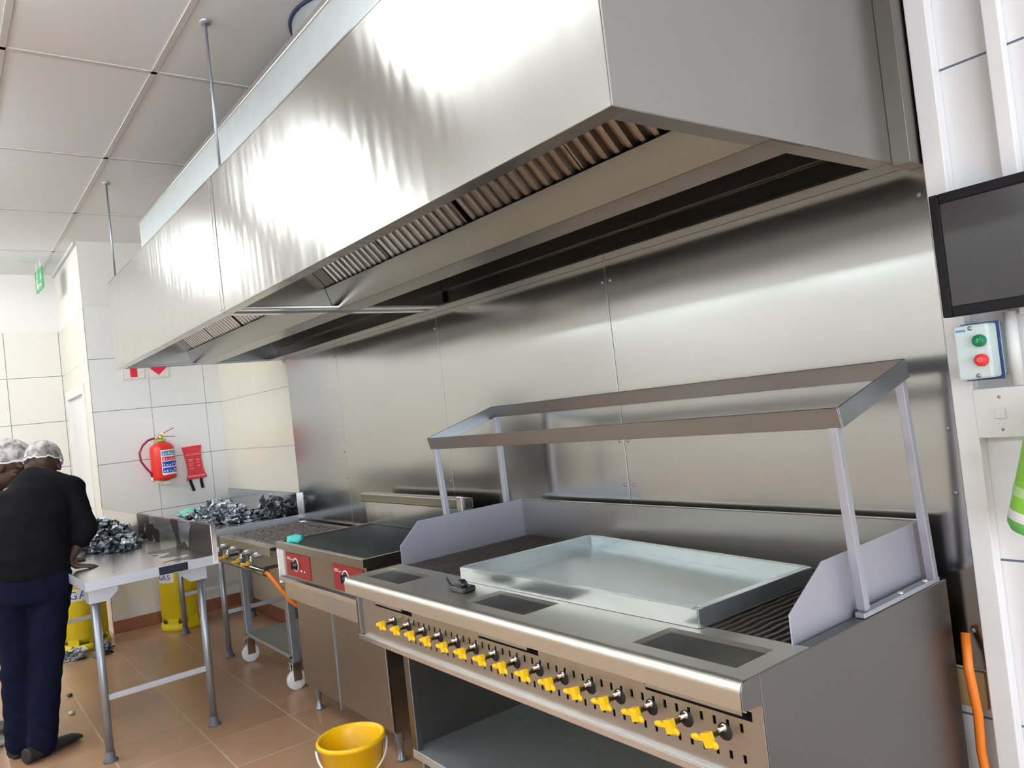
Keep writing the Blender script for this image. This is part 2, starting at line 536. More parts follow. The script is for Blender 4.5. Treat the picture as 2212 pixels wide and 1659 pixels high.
def obj(name, bm, m, parent=None, bevel=0.0, seg=2, smooth=False, label=None):
    """Link one mesh; coordinates in bm are world ones, shifted to the parent's origin."""
    if parent is not None:
        off = world_loc(parent)
        for v in bm.verts:
            v.co -= off
    me = bpy.data.meshes.new(name)
    bm.normal_update()
    bm.to_mesh(me)
    bm.free()
    for q in (m if isinstance(m, (list, tuple)) else [m]):
        me.materials.append(q if not isinstance(q, str) else MT[q])
    if smooth:
        for p in me.polygons:
            p.use_smooth = True
    o = bpy.data.objects.new(name, me)
    COL.objects.link(o)
    if parent is not None:
        o.parent = parent
    if bevel > 0:
        b = o.modifiers.new('bevel', 'BEVEL')
        b.width = bevel
        b.segments = seg
        b.limit_method = 'ANGLE'
        b.angle_limit = math.radians(40)
    if label:
        o['label'] = label
    return o

def single(name, bm, m, label, cat, group=None, origin=None, **k):
    """A thing that is one mesh, with its origin at its base."""
    bm.normal_update()
    xs = [v.co for v in bm.verts]
    c = Vector(origin) if origin else Vector((sum(v.x for v in xs) / len(xs), sum(v.y for v in xs) / len(xs), min(v.z for v in xs)))
    for v in bm.verts:
        v.co -= c
    o = obj(name, bm, m, None, **k)
    o.location = c
    o['label'] = label
    o['category'] = cat
    if group:
        o['group'] = group
    return o

def structure(name, bm, m, **k):
    o = obj(name, bm, m, None, **k)
    o['kind'] = 'structure'
    return o

def copy_tree(o, parent=None):
    c = o.copy()
    COL.objects.link(c)
    c.parent = parent
    for ch in list(o.children):
        copy_tree(ch, c)
    return c

def text_mesh(bm_target, txt, size, place, extrude=0.0006, mi=0):
    """Add lettering (built-in font) to a bmesh. place: 4x4 matrix mapping text x/y/z to the world."""
    cu = bpy.data.curves.new('lettering', 'FONT')
    cu.body = txt
    cu.size = size
    cu.extrude = extrude
    cu.align_x = 'CENTER'
    cu.align_y = 'CENTER'
    cu.resolution_u = 3
    o = bpy.data.objects.new('lettering', cu)
    COL.objects.link(o)
    dg = bpy.context.evaluated_depsgraph_get()
    dg.update()
    me = bpy.data.meshes.new_from_object(o.evaluated_get(dg))
    me.transform(place)
    n0 = len(bm_target.faces)
    bm_target.from_mesh(me)
    bm_target.faces.ensure_lookup_table()
    for f in bm_target.faces[n0:]:
        f.material_index = mi
    bpy.data.meshes.remove(me)
    bpy.data.objects.remove(o)
    bpy.data.curves.remove(cu)

def frame_mtx(c, xdir, zdir):
    x = Vector(xdir).normalized()
    z = Vector(zdir)
    z = (z - x * z.dot(x)).normalized()
    y = z.cross(x)
    return Matrix(((x.x, y.x, z.x, c[0]), (x.y, y.y, z.y, c[1]), (x.z, y.z, z.z, c[2]), (0, 0, 0, 1)))

#SECTION_ROOM
# ================================================================== ROOM
XL, XF, XN = -8.55, -7.13, 3.2
YK, YO = 2.125, -3.6
ZC = 3.26
bm = BM(); box(bm, (XL - .3, YO - .3, -0.1), (XN + .3, YK + .3, 0)); structure('floor', bm, 'floor')
bm = BM(); box(bm, (XL - .3, YO - .3, ZC), (XN + .3, YK + .3, ZC + .1)); structure('ceiling', bm, 'ceil')
bm = BM(); box(bm, (XF, YK, 0), (-1.5, YK + .2, ZC)); structure('wall_right', bm, 'tile_k')
bm = BM(); box(bm, (-1.4999, YK, 0), (XN + .2, YK + .2, ZC)); structure('wall_near_right', bm, 'tile_w')
bm = BM(); box(bm, (XF - .001, 1.085, 0), (XF - .25, YK + .2, ZC)); structure('wall_far', bm, 'tile_f')
# recess wall with the doorway, y = 1.085, then the wall at the end of the room
bm = BM()
box(bm, (XL, 1.085, 2.06), (XF - .25, 1.30, ZC))
box(bm, (XL, 1.085, 0), (-8.40, 1.30, 2.06))
box(bm, (XF - .2501, 1.0851, 0), (-7.42, 1.30, 2.06))
structure('wall_recess', bm, 'tile_r')
bm = BM(); box(bm, (XF - .2495, 1.0845, 0), (XF - .0005, 1.0848, ZC)); structure('wall_return', bm, 'tile_r')
bm = BM(); box(bm, (XL - .2, YO - .2, 0), (XL, 1.30, ZC)); structure('wall_left', bm, 'tile_l')
# near end wall with shopfront opening y -2.8..1.0, z 0.2..2.8
bm = BM()
box(bm, (XN, YO - .2, 0), (XN + .2, -2.8, ZC)); box(bm, (XN, 1.0, 0), (XN + .2, YK + .2, ZC))
box(bm, (XN, -2.8, 0), (XN + .2, 1.0, .2)); box(bm, (XN, -2.8, 2.8), (XN + .2, 1.0, ZC))
structure('wall_near', bm, 'tile_n')
bm = BM(); box(bm, (XL - .2, YO - .2, 0), (XN + .2, YO, ZC)); structure('wall_opposite', bm, 'tile_o')
# window frames
bm = BM()
for y in (-2.8, -1.55, -.3, .96):
    box(bm, (XN + .06, y, .2), (XN + .10, y + .04, 2.8))
for z in (.2, 2.1, 2.76):
    box(bm, (XN + .06, -2.8, z), (XN + .10, 1.0, z + .04))
structure('window_1', bm, 'whitepaint')
# ceiling board cover strips
n = 1
for x in (-8.77 + 1.253 * k for k in range(10)):
    if XL < x < XN:
        bm = BM(); box(bm, (x - .013, YO, ZC - .004), (x + .013, 1.08 if x < XF else YK, ZC + .001)); structure('trim_%d' % n, bm, 'ceilstrip'); n += 1
for y in (.965 - .6 * k for k in range(8)):
    bm = BM(); box(bm, (XL, y - .013, ZC - .004), (XN, y + .013, ZC + .001)); structure('trim_%d' % n, bm, 'ceilstrip'); n += 1
# cornice line in the recess
bm = BM(); box(bm, (XL, 1.06, ZC - .03), (XF, 1.085, ZC)); structure('trim_%d' % n, bm, 'ceilstrip'); n += 1
# skirting
bm = BM(); box(bm, (XF, 1.085, 0), (XF + .012, YK, .10)); structure('baseboard_far', bm, 'skirting', bevel=.002)
bm = BM(); box(bm, (XF + .012, YK - .012, 0), (XN, YK, .10)); structure('baseboard_right', bm, 'skirting', bevel=.002)
bm = BM(); box(bm, (XL, YO, 0), (XL + .012, 1.08, .10)); structure('baseboard_left', bm, 'skirting', bevel=.002)
# door in the recess: white frame and leaf
bm = BM()
box(bm, (-8.44, 1.070, 0), (-8.352, 1.15, 2.095)); box(bm, (-7.462, 1.070, 0), (-7.385, 1.15, 2.095)); box(bm, (-8.352, 1.070, 2.015), (-7.462, 1.15, 2.095))
d1 = structure('door_1', bm, 'whitepaint')
bm = BM(); box(bm, (-8.351, 1.10, .005), (-7.463, 1.14, 2.014)); obj('door_leaf', bm, 'whitepaint', d1)
bm = BM(); tube(bm, [(-7.56, 1.10, 1.02), (-7.56, 1.06, 1.02), (-7.66, 1.06, 1.02)], .009); obj('door_handle', bm, 'chrome', d1)

# fluorescent ceiling fittings outside the picture; those off the aisle are added for brightness
def fitting(x, y, along_x, label, L=1.45, drop=0.0):
    e = base('ceiling_light', (x, y, ZC - .09 - drop), label, 'light', 'ceiling lights')
    ZC_ = ZC - drop
    h = L / 2
    dx, dy = (h, .022) if along_x else (.022, h)
    bm = BM(); box(bm, (x - dx, y - dy, ZC_ - .04), (x + dx, y + dy, ZC_ - .001)); obj('lamp_housing', bm, 'whitepaint', e, bevel=.004)
    bm = BM()
    for s in (-.06, .06):
        p = (x - h + .03, y + s, ZC_ - .075) if along_x else (x + s, y - h + .03, ZC_ - .075)
        q = (x + h - .03, y + s, ZC_ - .075) if along_x else (x + s, y + h - .03, ZC_ - .075)
        tube(bm, [p, q], .019, 10)
    obj('lamp_tube', bm, 'lamp', e)
    if drop:
        for sx in (-.5, .5):
            bm = BM(); tube(bm, [(x + sx, y, ZC_ - .002), (x + sx, y, ZC - .001)], .004, 8); obj('suspension', bm, 'tube', e)
for (x, y, l) in ((-5.0, -.2, 'twin tube ceiling light over the aisle facing the hood'), (-2.35, .12, 'twin tube ceiling light over the near end of the aisle'), (-7.4, -.2, 'twin tube ceiling light over the far end of the aisle'), (-6.2, -1.4, 'added twin tube ceiling light brightening the far wall'), (-7.2, -2.4, 'first of five suspended twin tube lights added to brighten the opposite wall, from the far end'), (-5.4, -2.4, 'second of five suspended twin tube lights added to brighten the opposite wall, from the far end'), (-3.5, -2.4, 'third of five suspended twin tube lights added to brighten the opposite wall, from the far end'), (-1.7, -2.4, 'fourth of five suspended twin tube lights added to brighten the opposite wall, from the far end'), (.2, -2.4, 'fifth of five suspended twin tube lights added to brighten the opposite wall, from the far end')):
    fitting(x, y, True, l, drop=(.42 if y < -2 else 0.0))  # suspended row is added to brighten the opposite wall and the ceiling

#SECTION_CLAD
# ================================================================== WALL SHEETS
edges = [(-5.46, -4.6015), (-4.5985, -3.3545), (-3.3515, -2.1035), (-2.1005, -.897)]
lab = ['narrow brushed steel wall sheet at the far end beside the cream tiles', 'brushed steel wall sheet behind the deep fryer', 'brushed steel wall sheet behind the left end of the griller', 'brushed steel wall sheet behind the right end of the griller']
for (a, b), l in zip(edges, lab):
    e = base('wall_sheet', ((a + b) / 2, YK - .003, .70), l, 'wall panel', 'steel sheets behind the cooking line')
    bm = BM(); box(bm, (a, YK - .006, .70), (b, YK - .0005, 2.06)); obj('sheet', bm, 'clad', e, bevel=.0012, seg=1)
    for x in ((a + .02, b - .02) if b > -1 else (b - .02,)):
        for z in (.80, 1.16, 1.33, 1.95):
            bm = BM(); lathe(bm, [(0, -.004), (.005, -.004), (.007, 0)], (x, YK - .006, z), 'y', 10); obj('rivet', bm, 'tube', e)

#SECTION_HOOD
# ================================================================== EXTRACTOR HOOD
HX0, HX1, HXS = -5.57, -.935, -3.25
HY, ZB, ZT = 1.01, 2.03, 2.60
hood = base('extractor_hood', ((HX0 + HX1) / 2, 1.56, ZB), 'long brushed stainless steel extractor hood hanging along the wall over the cooking line', 'extractor hood')
for (a, b) in ((HX0, HXS - .002), (HXS + .002, HX1)):
    bm = BM()
    prism(bm, [(HY, ZT), (HY, ZB), (HY + .05, ZB), (HY + .05, ZB + .012), (HY + .004, ZB + .012), (HY + .004, ZT)], 'x', a, b - (.0045 if b == HX1 else 0))
    obj('front_panel', bm, 'hood', hood, bevel=.002)
bm = BM()
box(bm, (HXS - .035, HY - .003, ZB + .01), (HXS - .004, HY + .001, ZT)); box(bm, (HXS + .004, HY - .003, ZB + .01), (HXS + .03, HY + .001, ZT))
obj('seam_strip', bm, 'hood', hood, bevel=.001, seg=1)
for (a, b) in ((HX1 - .004, HX1), (HX0, HX0 + .004)):
    bm = BM()
    box(bm, (a, HY, ZB), (b, YK - .01, ZT))
    s = -1 if a > -3 else 1
    xi = a if s < 0 else b
    box(bm, (xi, HY + .05, ZB + .001), (xi + s * .05, YK - .01, ZB + .012))
    obj('end_panel', bm, 'hood_end', hood, bevel=.0015, seg=1)
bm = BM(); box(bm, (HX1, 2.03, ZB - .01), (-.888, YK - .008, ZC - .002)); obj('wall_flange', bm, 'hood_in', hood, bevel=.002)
# back gutter and inner back
bm = BM()
prism(bm, [(2.02, ZB), (YK - .008, ZB), (YK - .008, ZB + .09), (YK - .02, ZB + .09), (YK - .02, ZB + .012), (2.02, ZB + .012)], 'x', HX0 + .004, HX1 - .004)
obj('back_gutter', bm, 'lip', hood, bevel=.002)
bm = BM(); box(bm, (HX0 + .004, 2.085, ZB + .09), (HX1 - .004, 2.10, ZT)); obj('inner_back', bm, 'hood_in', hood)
bm = BM(); box(bm, (HX0, HY, ZT), (HX1, YK - .008, ZT + .006)); obj('top_panel', bm, 'hood', hood)
# partition where the two modules meet
bm = BM()
box(bm, (HXS - .03, HY + .006, ZB + .012), (HXS + .03, 2.085, ZT - .002))
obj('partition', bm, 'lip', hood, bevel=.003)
bm = BM(); box(bm, (HXS + .03, HY + .05, ZB + .001), (HXS + .085, 2.02, ZB + .014)); box(bm, (HXS - .085, HY + .05, ZB + .001), (HXS - .03, 2.02, ZB + .014))
obj('partition_lip', bm, 'bright', hood, bevel=.003)
# grease beam in each module, closing sheet behind it, filters in front of it
FS = Vector((0, -.34, .36))   # filter slope vector, from the beam up to the front
def filter_panel(x0, x1, pitch=.047):
    bm = BM()
    p0 = Vector((0, 1.474, 2.135)); p1 = p0 + FS
    nrm = Vector((0, FS.z, -FS.y)).normalized() * -1
    n = max(2, round((x1 - x0) / pitch))
    w = (x1 - x0) / n
    prof = []
    for i in range(n):
        x = x0 + i * w
        prof += [(x, 0), (x + .18 * w, .0), (x + .30 * w, -.016), (x + .70 * w, -.016), (x + .82 * w, 0)]
    prof.append((x1, 0))
    A = [bm.verts.new(Vector((x, 0, 0)) + p0 + nrm * d) for x, d in prof]
    B = [bm.verts.new(Vector((x, 0, 0)) + p1 + nrm * d) for x, d in prof]
    for i in range(len(prof) - 1):
        bm.faces.new((A[i], A[i + 1], B[i + 1], B[i]))
    bmesh.ops.solidify(bm, geom=list(bm.faces), thickness=.002)
    return bm
def blank(x0, x1):
    bm = BM()
    p0 = Vector((0, 1.474, 2.135)); p1 = p0 + FS
    nrm = Vector((0, FS.z, -FS.y)).normalized() * .004
    for t in ((x0, x1),):
        v = [bm.verts.new((x, p.y, p.z)) for x, p in ((x0, p0), (x1, p0), (x1, p1), (x0, p1), (x0, p0 + nrm), (x1, p0 + nrm), (x1, p1 + nrm), (x0, p1 + nrm))]
        for f in ((0, 3, 2, 1), (4, 5, 6, 7), (0, 1, 5, 4), (1, 2, 6, 5), (2, 3, 7, 6), (3, 0, 4, 7)):
            bm.faces.new([v[i] for i in f])
    return bm
for (a, b) in ((HX0 + .005, HXS - .032), (HXS + .032, HX1 - .005)):
    bm = BM()
    prism(bm, [(1.50, ZB), (1.63, ZB), (1.63, ZB + .14), (1.615, ZB + .14), (1.615, ZB + .014), (1.514, ZB + .014), (1.478, ZB + .105), (1.464, ZB + .10)], 'x', a, b)
    obj('grease_beam', bm, 'lip', hood, bevel=.002)
    bm = BM()
    prism(bm, [(1.635, ZB + .10), (2.08, ZB + .50), (2.08, ZB + .51), (1.62, ZB + .11)], 'x', a, b)
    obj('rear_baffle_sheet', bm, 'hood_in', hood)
    bm = BM()
    fx = b - .015
    for (w, g) in ((.545, .004), (.535, .03), (.53, .012), (.50, .004)):
        if fx - w < a:
            break
        o = obj('baffle_filter', filter_panel(fx - w, fx), 'filter', hood)
        fx -= w + g
    obj('blank_plate', blank(a + .002, fx - .005), 'lip', hood)
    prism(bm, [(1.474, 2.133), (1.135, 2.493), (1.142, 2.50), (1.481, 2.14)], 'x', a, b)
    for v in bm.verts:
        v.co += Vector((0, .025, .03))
    obj('filter_shade_sheet', bm, 'dark', hood)  # dark sheet painted for the shade behind the filters
# plenum on top
bm = BM(); box(bm, (-5.40, 1.20, ZT + .006), (HX1 - .02, 2.10, 2.985)); obj('plenum', bm, 'galv', hood, bevel=.003)
bm = BM(); box(bm, (-5.41, 1.192, 2.965), (HX1 - .01, 1.202, 2.99)); obj('plenum_flange', bm, 'bright', hood, bevel=.002)

bm = BM()
lathe(bm, [(.30, 2.986), (.30, ZC - .001)], (-2.96, 1.65, 0), 'z', 48)
e = base('exhaust_duct', (-2.96, 1.65, 2.986), 'round galvanised duct rising from the hood into the ceiling', 'duct')
obj('duct_pipe', bm, 'galv', e)
bm = BM()
lathe(bm, [(.301, ZC - .010), (.315, ZC - .010), (.315, ZC - .001), (.301, ZC - .001), (.301, ZC - .010)], (-2.96, 1.65, 0), 'z', 48)
obj('duct_gap_shade', bm, 'navy', e)  # dark ring standing for the shaded gap where the duct meets the ceiling

for (x, l) in ((-3.2, 'thin steel hanger rod at the middle seam of the hood'), (-5.5, 'thin steel hanger rod at the far end of the hood'), (-.97, 'thin steel hanger rod at the near end of the hood')):
    e = base('hanger_rod', (x, 1.045, ZT), l, 'rod', 'hood hanger rods')
    bm = BM(); tube(bm, [(x, 1.045, ZT - .01), (x, 1.045, ZC - .002)], .006, 8); obj('rod', bm, 'tube', e)
    bm = BM(); lathe(bm, [(0, ZC - .012), (.022, ZC - .012), (.024, ZC - .001)], (x, 1.045, 0), 'z', 16); obj('ceiling_washer', bm, 'tube', e)
    bm = BM(); box(bm, (x - .02, 1.02, ZT + .0065), (x + .02, 1.07, ZT + .012)); obj('bracket', bm, 'bright', e)

#SECTION_BBQ
# ================================================================== GRILLER
BX0, BX1 = -2.735, -.95
g = base('gas_griller', ((BX0 + BX1) / 2, 1.6, 0), 'large stainless steel gas griller with a row of yellow taps and an open cabinet below', 'griller')
# worktop front strip with three wells and rounded nose
bm = BM()
plate(bm, [BX0 + .012, -2.70, -2.41, -1.992, -1.704, -1.293, -1.004, BX1 - .0032], [1.215, 1.255, 1.387, 1.437], {(1, 1), (3, 1), (5, 1)}, .928, .94)
obj('worktop', bm, 'bbq', g)
bm = BM()
prof = [(1.2149, .94)]
for k in range(0, 10):
    a = PI / 2 + (PI / 2) * k / 9
    prof.append((1.2149 + .022 * math.cos(a), .918 + .022 * math.sin(a)))
prof += [(1.1929, .885), (1.207, .878), (1.207, .882), (1.196, .888), (1.196, .918), (1.2149, .936)]
prism(bm, prof, 'x', BX0 + .012, BX1 - .0032)
obj('nose_edge', bm, 'bbq', g)
bm = BM(); box(bm, (BX0, 1.20, .885), (BX0 + .0118, 1.437, .94)); obj('worktop_end', bm, 'bbq', g, bevel=.005)
for (a, b) in ((-2.70, -2.41), (-1.992, -1.704), (-1.293, -1.004)):
    bm = BM()
    z = .845
    for (p, q) in (((a, 1.255, z), (b, 1.387, z + .003)), ((a - .003, 1.255, z), (a, 1.387, .9279)), ((b, 1.255, z), (b + .003, 1.387, .9279)), ((a - .003, 1.252, z), (b + .003, 1.255, .9279)), ((a - .003, 1.387, z), (b + .003, 1.39, .9279))):
        box(bm, p, q)
    obj('grease_well', bm, 'well', g)
# knob panel with slots and vent holes cut as real openings
bm = BM()
slots = [(-2.60, -2.33, .840, .860), (-1.934, -1.649, .840, .860), (-1.262, -.975, .840, .860)]
vx = [-2.36 + .0338 * i for i in range(41)]
vents = [(x, x + .008, .812, .830) for x in vx if x < -.965] + [(x, x + .008, .750, .767) for x in vx if x < -.965]
zs = sorted({.715, .880, .840, .860, .812, .830, .750, .767})
xsu = sorted({BX0 + .02, BX1} | {round(v, 5) for s in slots + vents for v in s[:2]})
hol = set()
for (a, b, c, d) in slots + vents:
    for i in range(len(xsu) - 1):
        if xsu[i] >= a - 1e-4 and xsu[i + 1] <= b + 1e-4:
            for j in range(len(zs) - 1):
                if zs[j] >= c - 1e-6 and zs[j + 1] <= d + 1e-6:
                    hol.add((i, j))
plate(bm, xsu, zs, hol, 0, .003)
for v in bm.verts:     # x,y(=z),0 -> stand it up at y = 1.25
    v.co = Vector((v.co.x, 1.25 - v.co.z + .003, v.co.y))
obj('control_panel', bm, 'knobpanel', g)
bm = BM(); box(bm, (BX0 + .02, 1.285, .72), (BX1 - .004, 1.289, .84)); obj('slot_shade_sheet', bm, 'dark', g)  # dark sheet put in for the shade behind the slots
bm = BM()
prism(bm, [(1.235, .70), (1.30, .70), (1.30, .704), (1.239, .704), (1.239, .715), (1.254, .7152), (1.254, .719), (1.235, .719)], 'x', BX0, BX1 - .004)
obj('panel_lip', bm, 'bright', g, bevel=.0015)
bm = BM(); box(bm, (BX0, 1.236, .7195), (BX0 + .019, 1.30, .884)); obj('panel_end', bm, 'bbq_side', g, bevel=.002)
# fifteen gas taps
kx = [-2.475 + (-1.061 + 2.475) * i / 14 for i in range(15)]
kb = BM()
lathe(kb, [(0, 0), (.007, 0), (.007, -.028), (.011, -.03), (.011, -.04), (0, -.04)], (kx[0], 1.25, .80), 'y', 12)
tap0 = obj('gas_tap', kb, 'brass', g)
kb = BM()
ellipsoid(kb, (kx[0] - .026, 1.206, .797), (.015, .006, .0075), Matrix.Rotation(-.15, 3, 'Y'), 12, 8)
bar(kb, (kx[0] - .018, 1.206, .799), (kx[0] + .004, 1.206, .801), .010, .010)
bar(kb, (kx[0] + .004, 1.204, .815), (kx[0] + .012, 1.204, .787), .014, .020, (1, 0, 0))
ellipsoid(kb, (kx[0] + .019, 1.206, .793), (.012, .006, .008), Matrix.Rotation(.5, 3, 'Y'), 12, 8)
hd0 = obj('tap_handle', kb, 'yellow', tap0, label='yellow tap handle')
kb = BM(); lathe(kb, [(0, -.002), (.0175, -.002), (.0185, 0)], (kx[0] + .014, 1.25, .803), 'y', 16); obj('tap_hole_shade', kb, 'dark', tap0)  # black disc painted for the shade inside the hole
kb = BM(); lathe(kb, [(0, -.020), (.005, -.020), (.005, -.004), (.008, -.003)], (kx[0] + .014, 1.25, .812), 'y', 10); obj('spindle', kb, 'chrome', tap0)
for i in range(1, 15):
    c = copy_tree(tap0, g)
    c.location = tap0.location + Vector((kx[i] - kx[0], 0, 0))
# body: sides, back, shelf, legs
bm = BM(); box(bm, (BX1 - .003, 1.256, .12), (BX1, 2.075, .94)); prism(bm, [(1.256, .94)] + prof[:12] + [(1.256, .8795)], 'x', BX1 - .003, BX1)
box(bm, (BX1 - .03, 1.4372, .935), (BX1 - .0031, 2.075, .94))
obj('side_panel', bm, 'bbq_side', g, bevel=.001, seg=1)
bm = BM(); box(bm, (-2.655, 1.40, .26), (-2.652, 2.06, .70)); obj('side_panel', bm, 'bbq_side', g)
bm = BM(); box(bm, (-2.655, 2.06, .26), (BX1 - .004, 2.063, .70)); obj('cabinet_back', bm, 'fryer', g)
bm = BM(); box(bm, (-2.66, 1.37, .225), (BX1 - .004, 2.06, .258)); obj('cabinet_shelf', bm, 'galv', g, bevel=.003)
bm = BM(); box(bm, (BX0 + .02, 1.302, .70), (BX1 - .004, 2.06, .704)); obj('burner_tray', bm, 'bbq', g)
for (x, y) in ((-2.64, 1.375), (-.99, 1.375), (-2.64, 2.03), (-.99, 2.03)):
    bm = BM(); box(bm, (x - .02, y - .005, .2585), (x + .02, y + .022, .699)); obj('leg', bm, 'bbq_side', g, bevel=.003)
for (x, y) in ((-2.60, 1.42), (-1.02, 1.42), (-2.60, 2.0), (-1.02, 2.0)):
    bm = BM()
    box(bm, (x - .035, y - .035, .218), (x + .035, y + .035, .2248))
    box(bm, (x - .028, y - .03, .07), (x - .022, y + .03, .218)); box(bm, (x + .022, y - .03, .07), (x + .028, y + .03, .218))
    c = obj('caster', bm, 'tube', g, bevel=.002)
    bm = BM(); lathe(bm, [(0, -.018), (.06, -.018), (.07, -.012), (.07, .012), (.06, .018), (0, .018)], (x, y, .07), 'x', 24); obj('wheel', bm, 'black', c)
# side splash plates and back splash
pl = [(1.432, .93), (1.432, 1.004), (1.578, 1.088), (2.03, 1.095), (2.055, 1.095), (2.055, .93)]
pll = [(1.43, .93), (1.43, 1.013), (1.52, 1.097), (2.03, 1.099), (2.055, 1.099), (2.055, .93)]
bm = BM(); prism(bm, pl, 'x', -.992, -.989); obj('side_splash', bm, 'splash', g, bevel=.0008, seg=1)
bm = BM(); prism(bm, pll, 'x', -2.702, -2.699); obj('side_splash', bm, 'splash', g, bevel=.0008, seg=1)
bm = BM(); box(bm, (-2.699, 2.05, .92), (-.992, 2.0535, 1.095)); box(bm, (-2.699, 2.0535, 1.09), (-.992, 2.075, 1.095)); obj('back_splash', bm, 'back', g, bevel=.0012, seg=1)
bm = BM(); box(bm, (-2.73, 1.437, .925), (-2.702, 2.07, .94)); box(bm, (-2.733, 1.437, .70), (-2.730, 2.07, .93)); obj('left_ledge', bm, 'bbq_side', g, bevel=.001, seg=1)
# cast cooking grate: bars front to back with cross bars, over a dark fire box
bm = BM()
n = 72
for i in range(n):
    x = -2.68 + (1.66) * i / (n - 1)
    pts = []
    for j in range(13):
        y = 1.445 + .595 * j / 12
        pts.append((x + .0025 * (1 if j % 2 else -1), y, .931))
    for a, b in zip(pts[:-1], pts[1:]):
        bar(bm, a, b, .009, .016)
obj('grate_bars', bm, 'grate', g)
bm = BM()
for y in (1.45, 1.60, 1.745, 1.89, 2.03):
    box(bm, (-2.69, y - .007, .912), (-1.0, y + .007, .922))
obj('grate_support', bm, 'grate', g)
bm = BM(); box(bm, (-2.697, 1.44, .84), (-.996, 2.048, .844)); box(bm, (-2.697, 1.437, .844), (-.996, 1.440, .928)); obj('fire_box', bm, 'lava', g)
# gantry: tilted flat bar frame on four square posts
gt = base('gantry', (0, 0, 0), '', ''); del gt['label']; del gt['category']
gt.parent = g
gt.location = Vector((BX0, 1.8, .945)) - g.location
gl = [(-2.72, 1.646, 1.42), (-2.72, 1.966, 1.51)]
gr_ = [(-.953, 1.652, 1.43), (-.953, 1.978, 1.525)]
fA, bA, fB, bB = Vector((-2.745, 1.637, 1.392)), Vector((-2.745, 1.978, 1.492)), Vector((-.940, 1.642, 1.406)), Vector((-.940, 1.985, 1.500))
for (p, q, nm) in ((fA, fB, 'front_rail'), (bA, bB, 'back_rail'), (fA, bA, 'side_rail'), (fB, bB, 'side_rail')):
    bm = BM(); bar(bm, p, q, .004, .05, (0, -.266, .964)); obj(nm, bm, 'rail', gt, bevel=.001, seg=1)
for (x, yb, yt, zt, zb) in ((-.962, 1.682, 1.652, 1.384, .958), (-.962, 2.028, 1.985, 1.477, .952), (-2.722, 1.682, 1.652, 1.372, .942), (-2.722, 1.985, 1.975, 1.470, .942)):
    bm = BM(); bar(bm, (x, yb, zb), (x, yt, zt), .022, .022, (0, 1, 0)); obj('post', bm, 'splash', gt, bevel=.002)
bm = BM(); box(bm, (-.975, 1.665, .9415), (-.952, 2.045, .953)); obj('post_foot_bar', bm, 'splash', gt, bevel=.001, seg=1)
for y in (1.86, 1.99):
    bm = BM(); lathe(bm, [(.007, .953), (.006, .957), (0, .958)], (-.963, y, 0), 'z', 10); obj('bolt', bm, 'chrome', gt)

# galvanised tray lying on the grate
tc_ = [(-2.236, 1.405), (-1.226, 1.415), (-1.215, 1.885), (-2.206, 1.985)]
tr = base('steel_tray', (-1.72, 1.68, .9405), 'large shallow galvanised tray lying across the middle of the griller', 'tray')
bm = BM(); prism(bm, tc_, 'z', .9412, .9432); obj('tray_base', bm, 'tray', tr)
for i in range(4):
    p, q = Vector((*tc_[i], 0)), Vector((*tc_[(i + 1) % 4], 0))
    d = (q - p).normalized()
    nrm = Vector((d.y, -d.x, 0))
    bm = BM()
    bar(bm, p + nrm * .002 + Vector((0, 0, .963)) , q + nrm * .002 + Vector((0, 0, .963)), .003, .044)
    bar(bm, p - nrm * .008 + d * .015 + Vector((0, 0, .9855)), q - nrm * .008 - d * .015 + Vector((0, 0, .9855)), .022, .002)
    obj('tray_side', bm, 'trayside', tr)

# small black fitting by the tray corner
f = base('metal_fitting', (-2.12, 1.32, .9405), 'small black curved metal fitting lying on the griller worktop by the tray corner', 'fitting')
bm = BM(); tube(bm, [(-2.235, 1.345, .962), (-2.20, 1.33, .955), (-2.165, 1.315, .950), (-2.13, 1.31, .951)], [.004, .006, .008, .008], 10); obj('curved_arm', bm, 'blackgloss', f)
bm = BM(); box(bm, (-2.15, 1.295, .9402), (-2.06, 1.345, .960)); obj('fitting_body', bm, 'blackgloss', f, bevel=.006)
bm = BM(); lathe(bm, [(0, .9605), (.017, .9605), (.019, .97), (.012, .982), (0, .984)], (-2.08, 1.305, 0), 'z', 16); obj('fitting_knob', bm, 'blackgloss', f)

#SECTION_FRYER
# ================================================================== DEEP FRYER
FX0, FX1 = -4.115, -3.07
fr = base('deep_fryer', ((FX0 + FX1) / 2, 1.75, 0), 'floor standing stainless steel double pan fryer with red control panels', 'fryer')
bm = BM()
plate(bm, [FX0, FX0 + .018, FX1 - .018, FX1], [1.44, 1.462, 2.0, 2.02], {(1, 1)}, .910, .922)
box(bm, (FX0, 1.437, .885), (FX1, 1.44, .922)); box(bm, (FX1, 1.437, .885), (FX1 + .003, 2.02, .922)); box(bm, (FX0 - .003, 1.437, .885), (FX0, 2.02, .922))
obj('rim', bm, 'fryer', fr, bevel=.001, seg=1)
a, b_ = FX0 + .018, FX1 - .018
bm = BM()
for (p, q) in (((a, 1.462, .62), (b_, 2.0, .623)), ((a - .003, 1.462, .62), (a, 2.0, .9099)), ((b_, 1.462, .62), (b_ + .003, 2.0, .9099)), ((a, 1.459, .62), (b_, 1.462, .9099)), ((a, 2.0, .62), (b_, 2.003, .9099))):
    box(bm, p, q)
obj('frying_pan_well', bm, 'panwell', fr)
bm = BM(); box(bm, (FX0 + .01, 1.455, .735), (FX1 - .006, 1.459, .884)); obj('control_panel', bm, 'fryer', fr)
bm = BM(); box(bm, (FX0 - .003, 1.437, .70), (FX0 + .01, 1.50, .8845)); obj('panel_end', bm, 'bright', fr, bevel=.002)
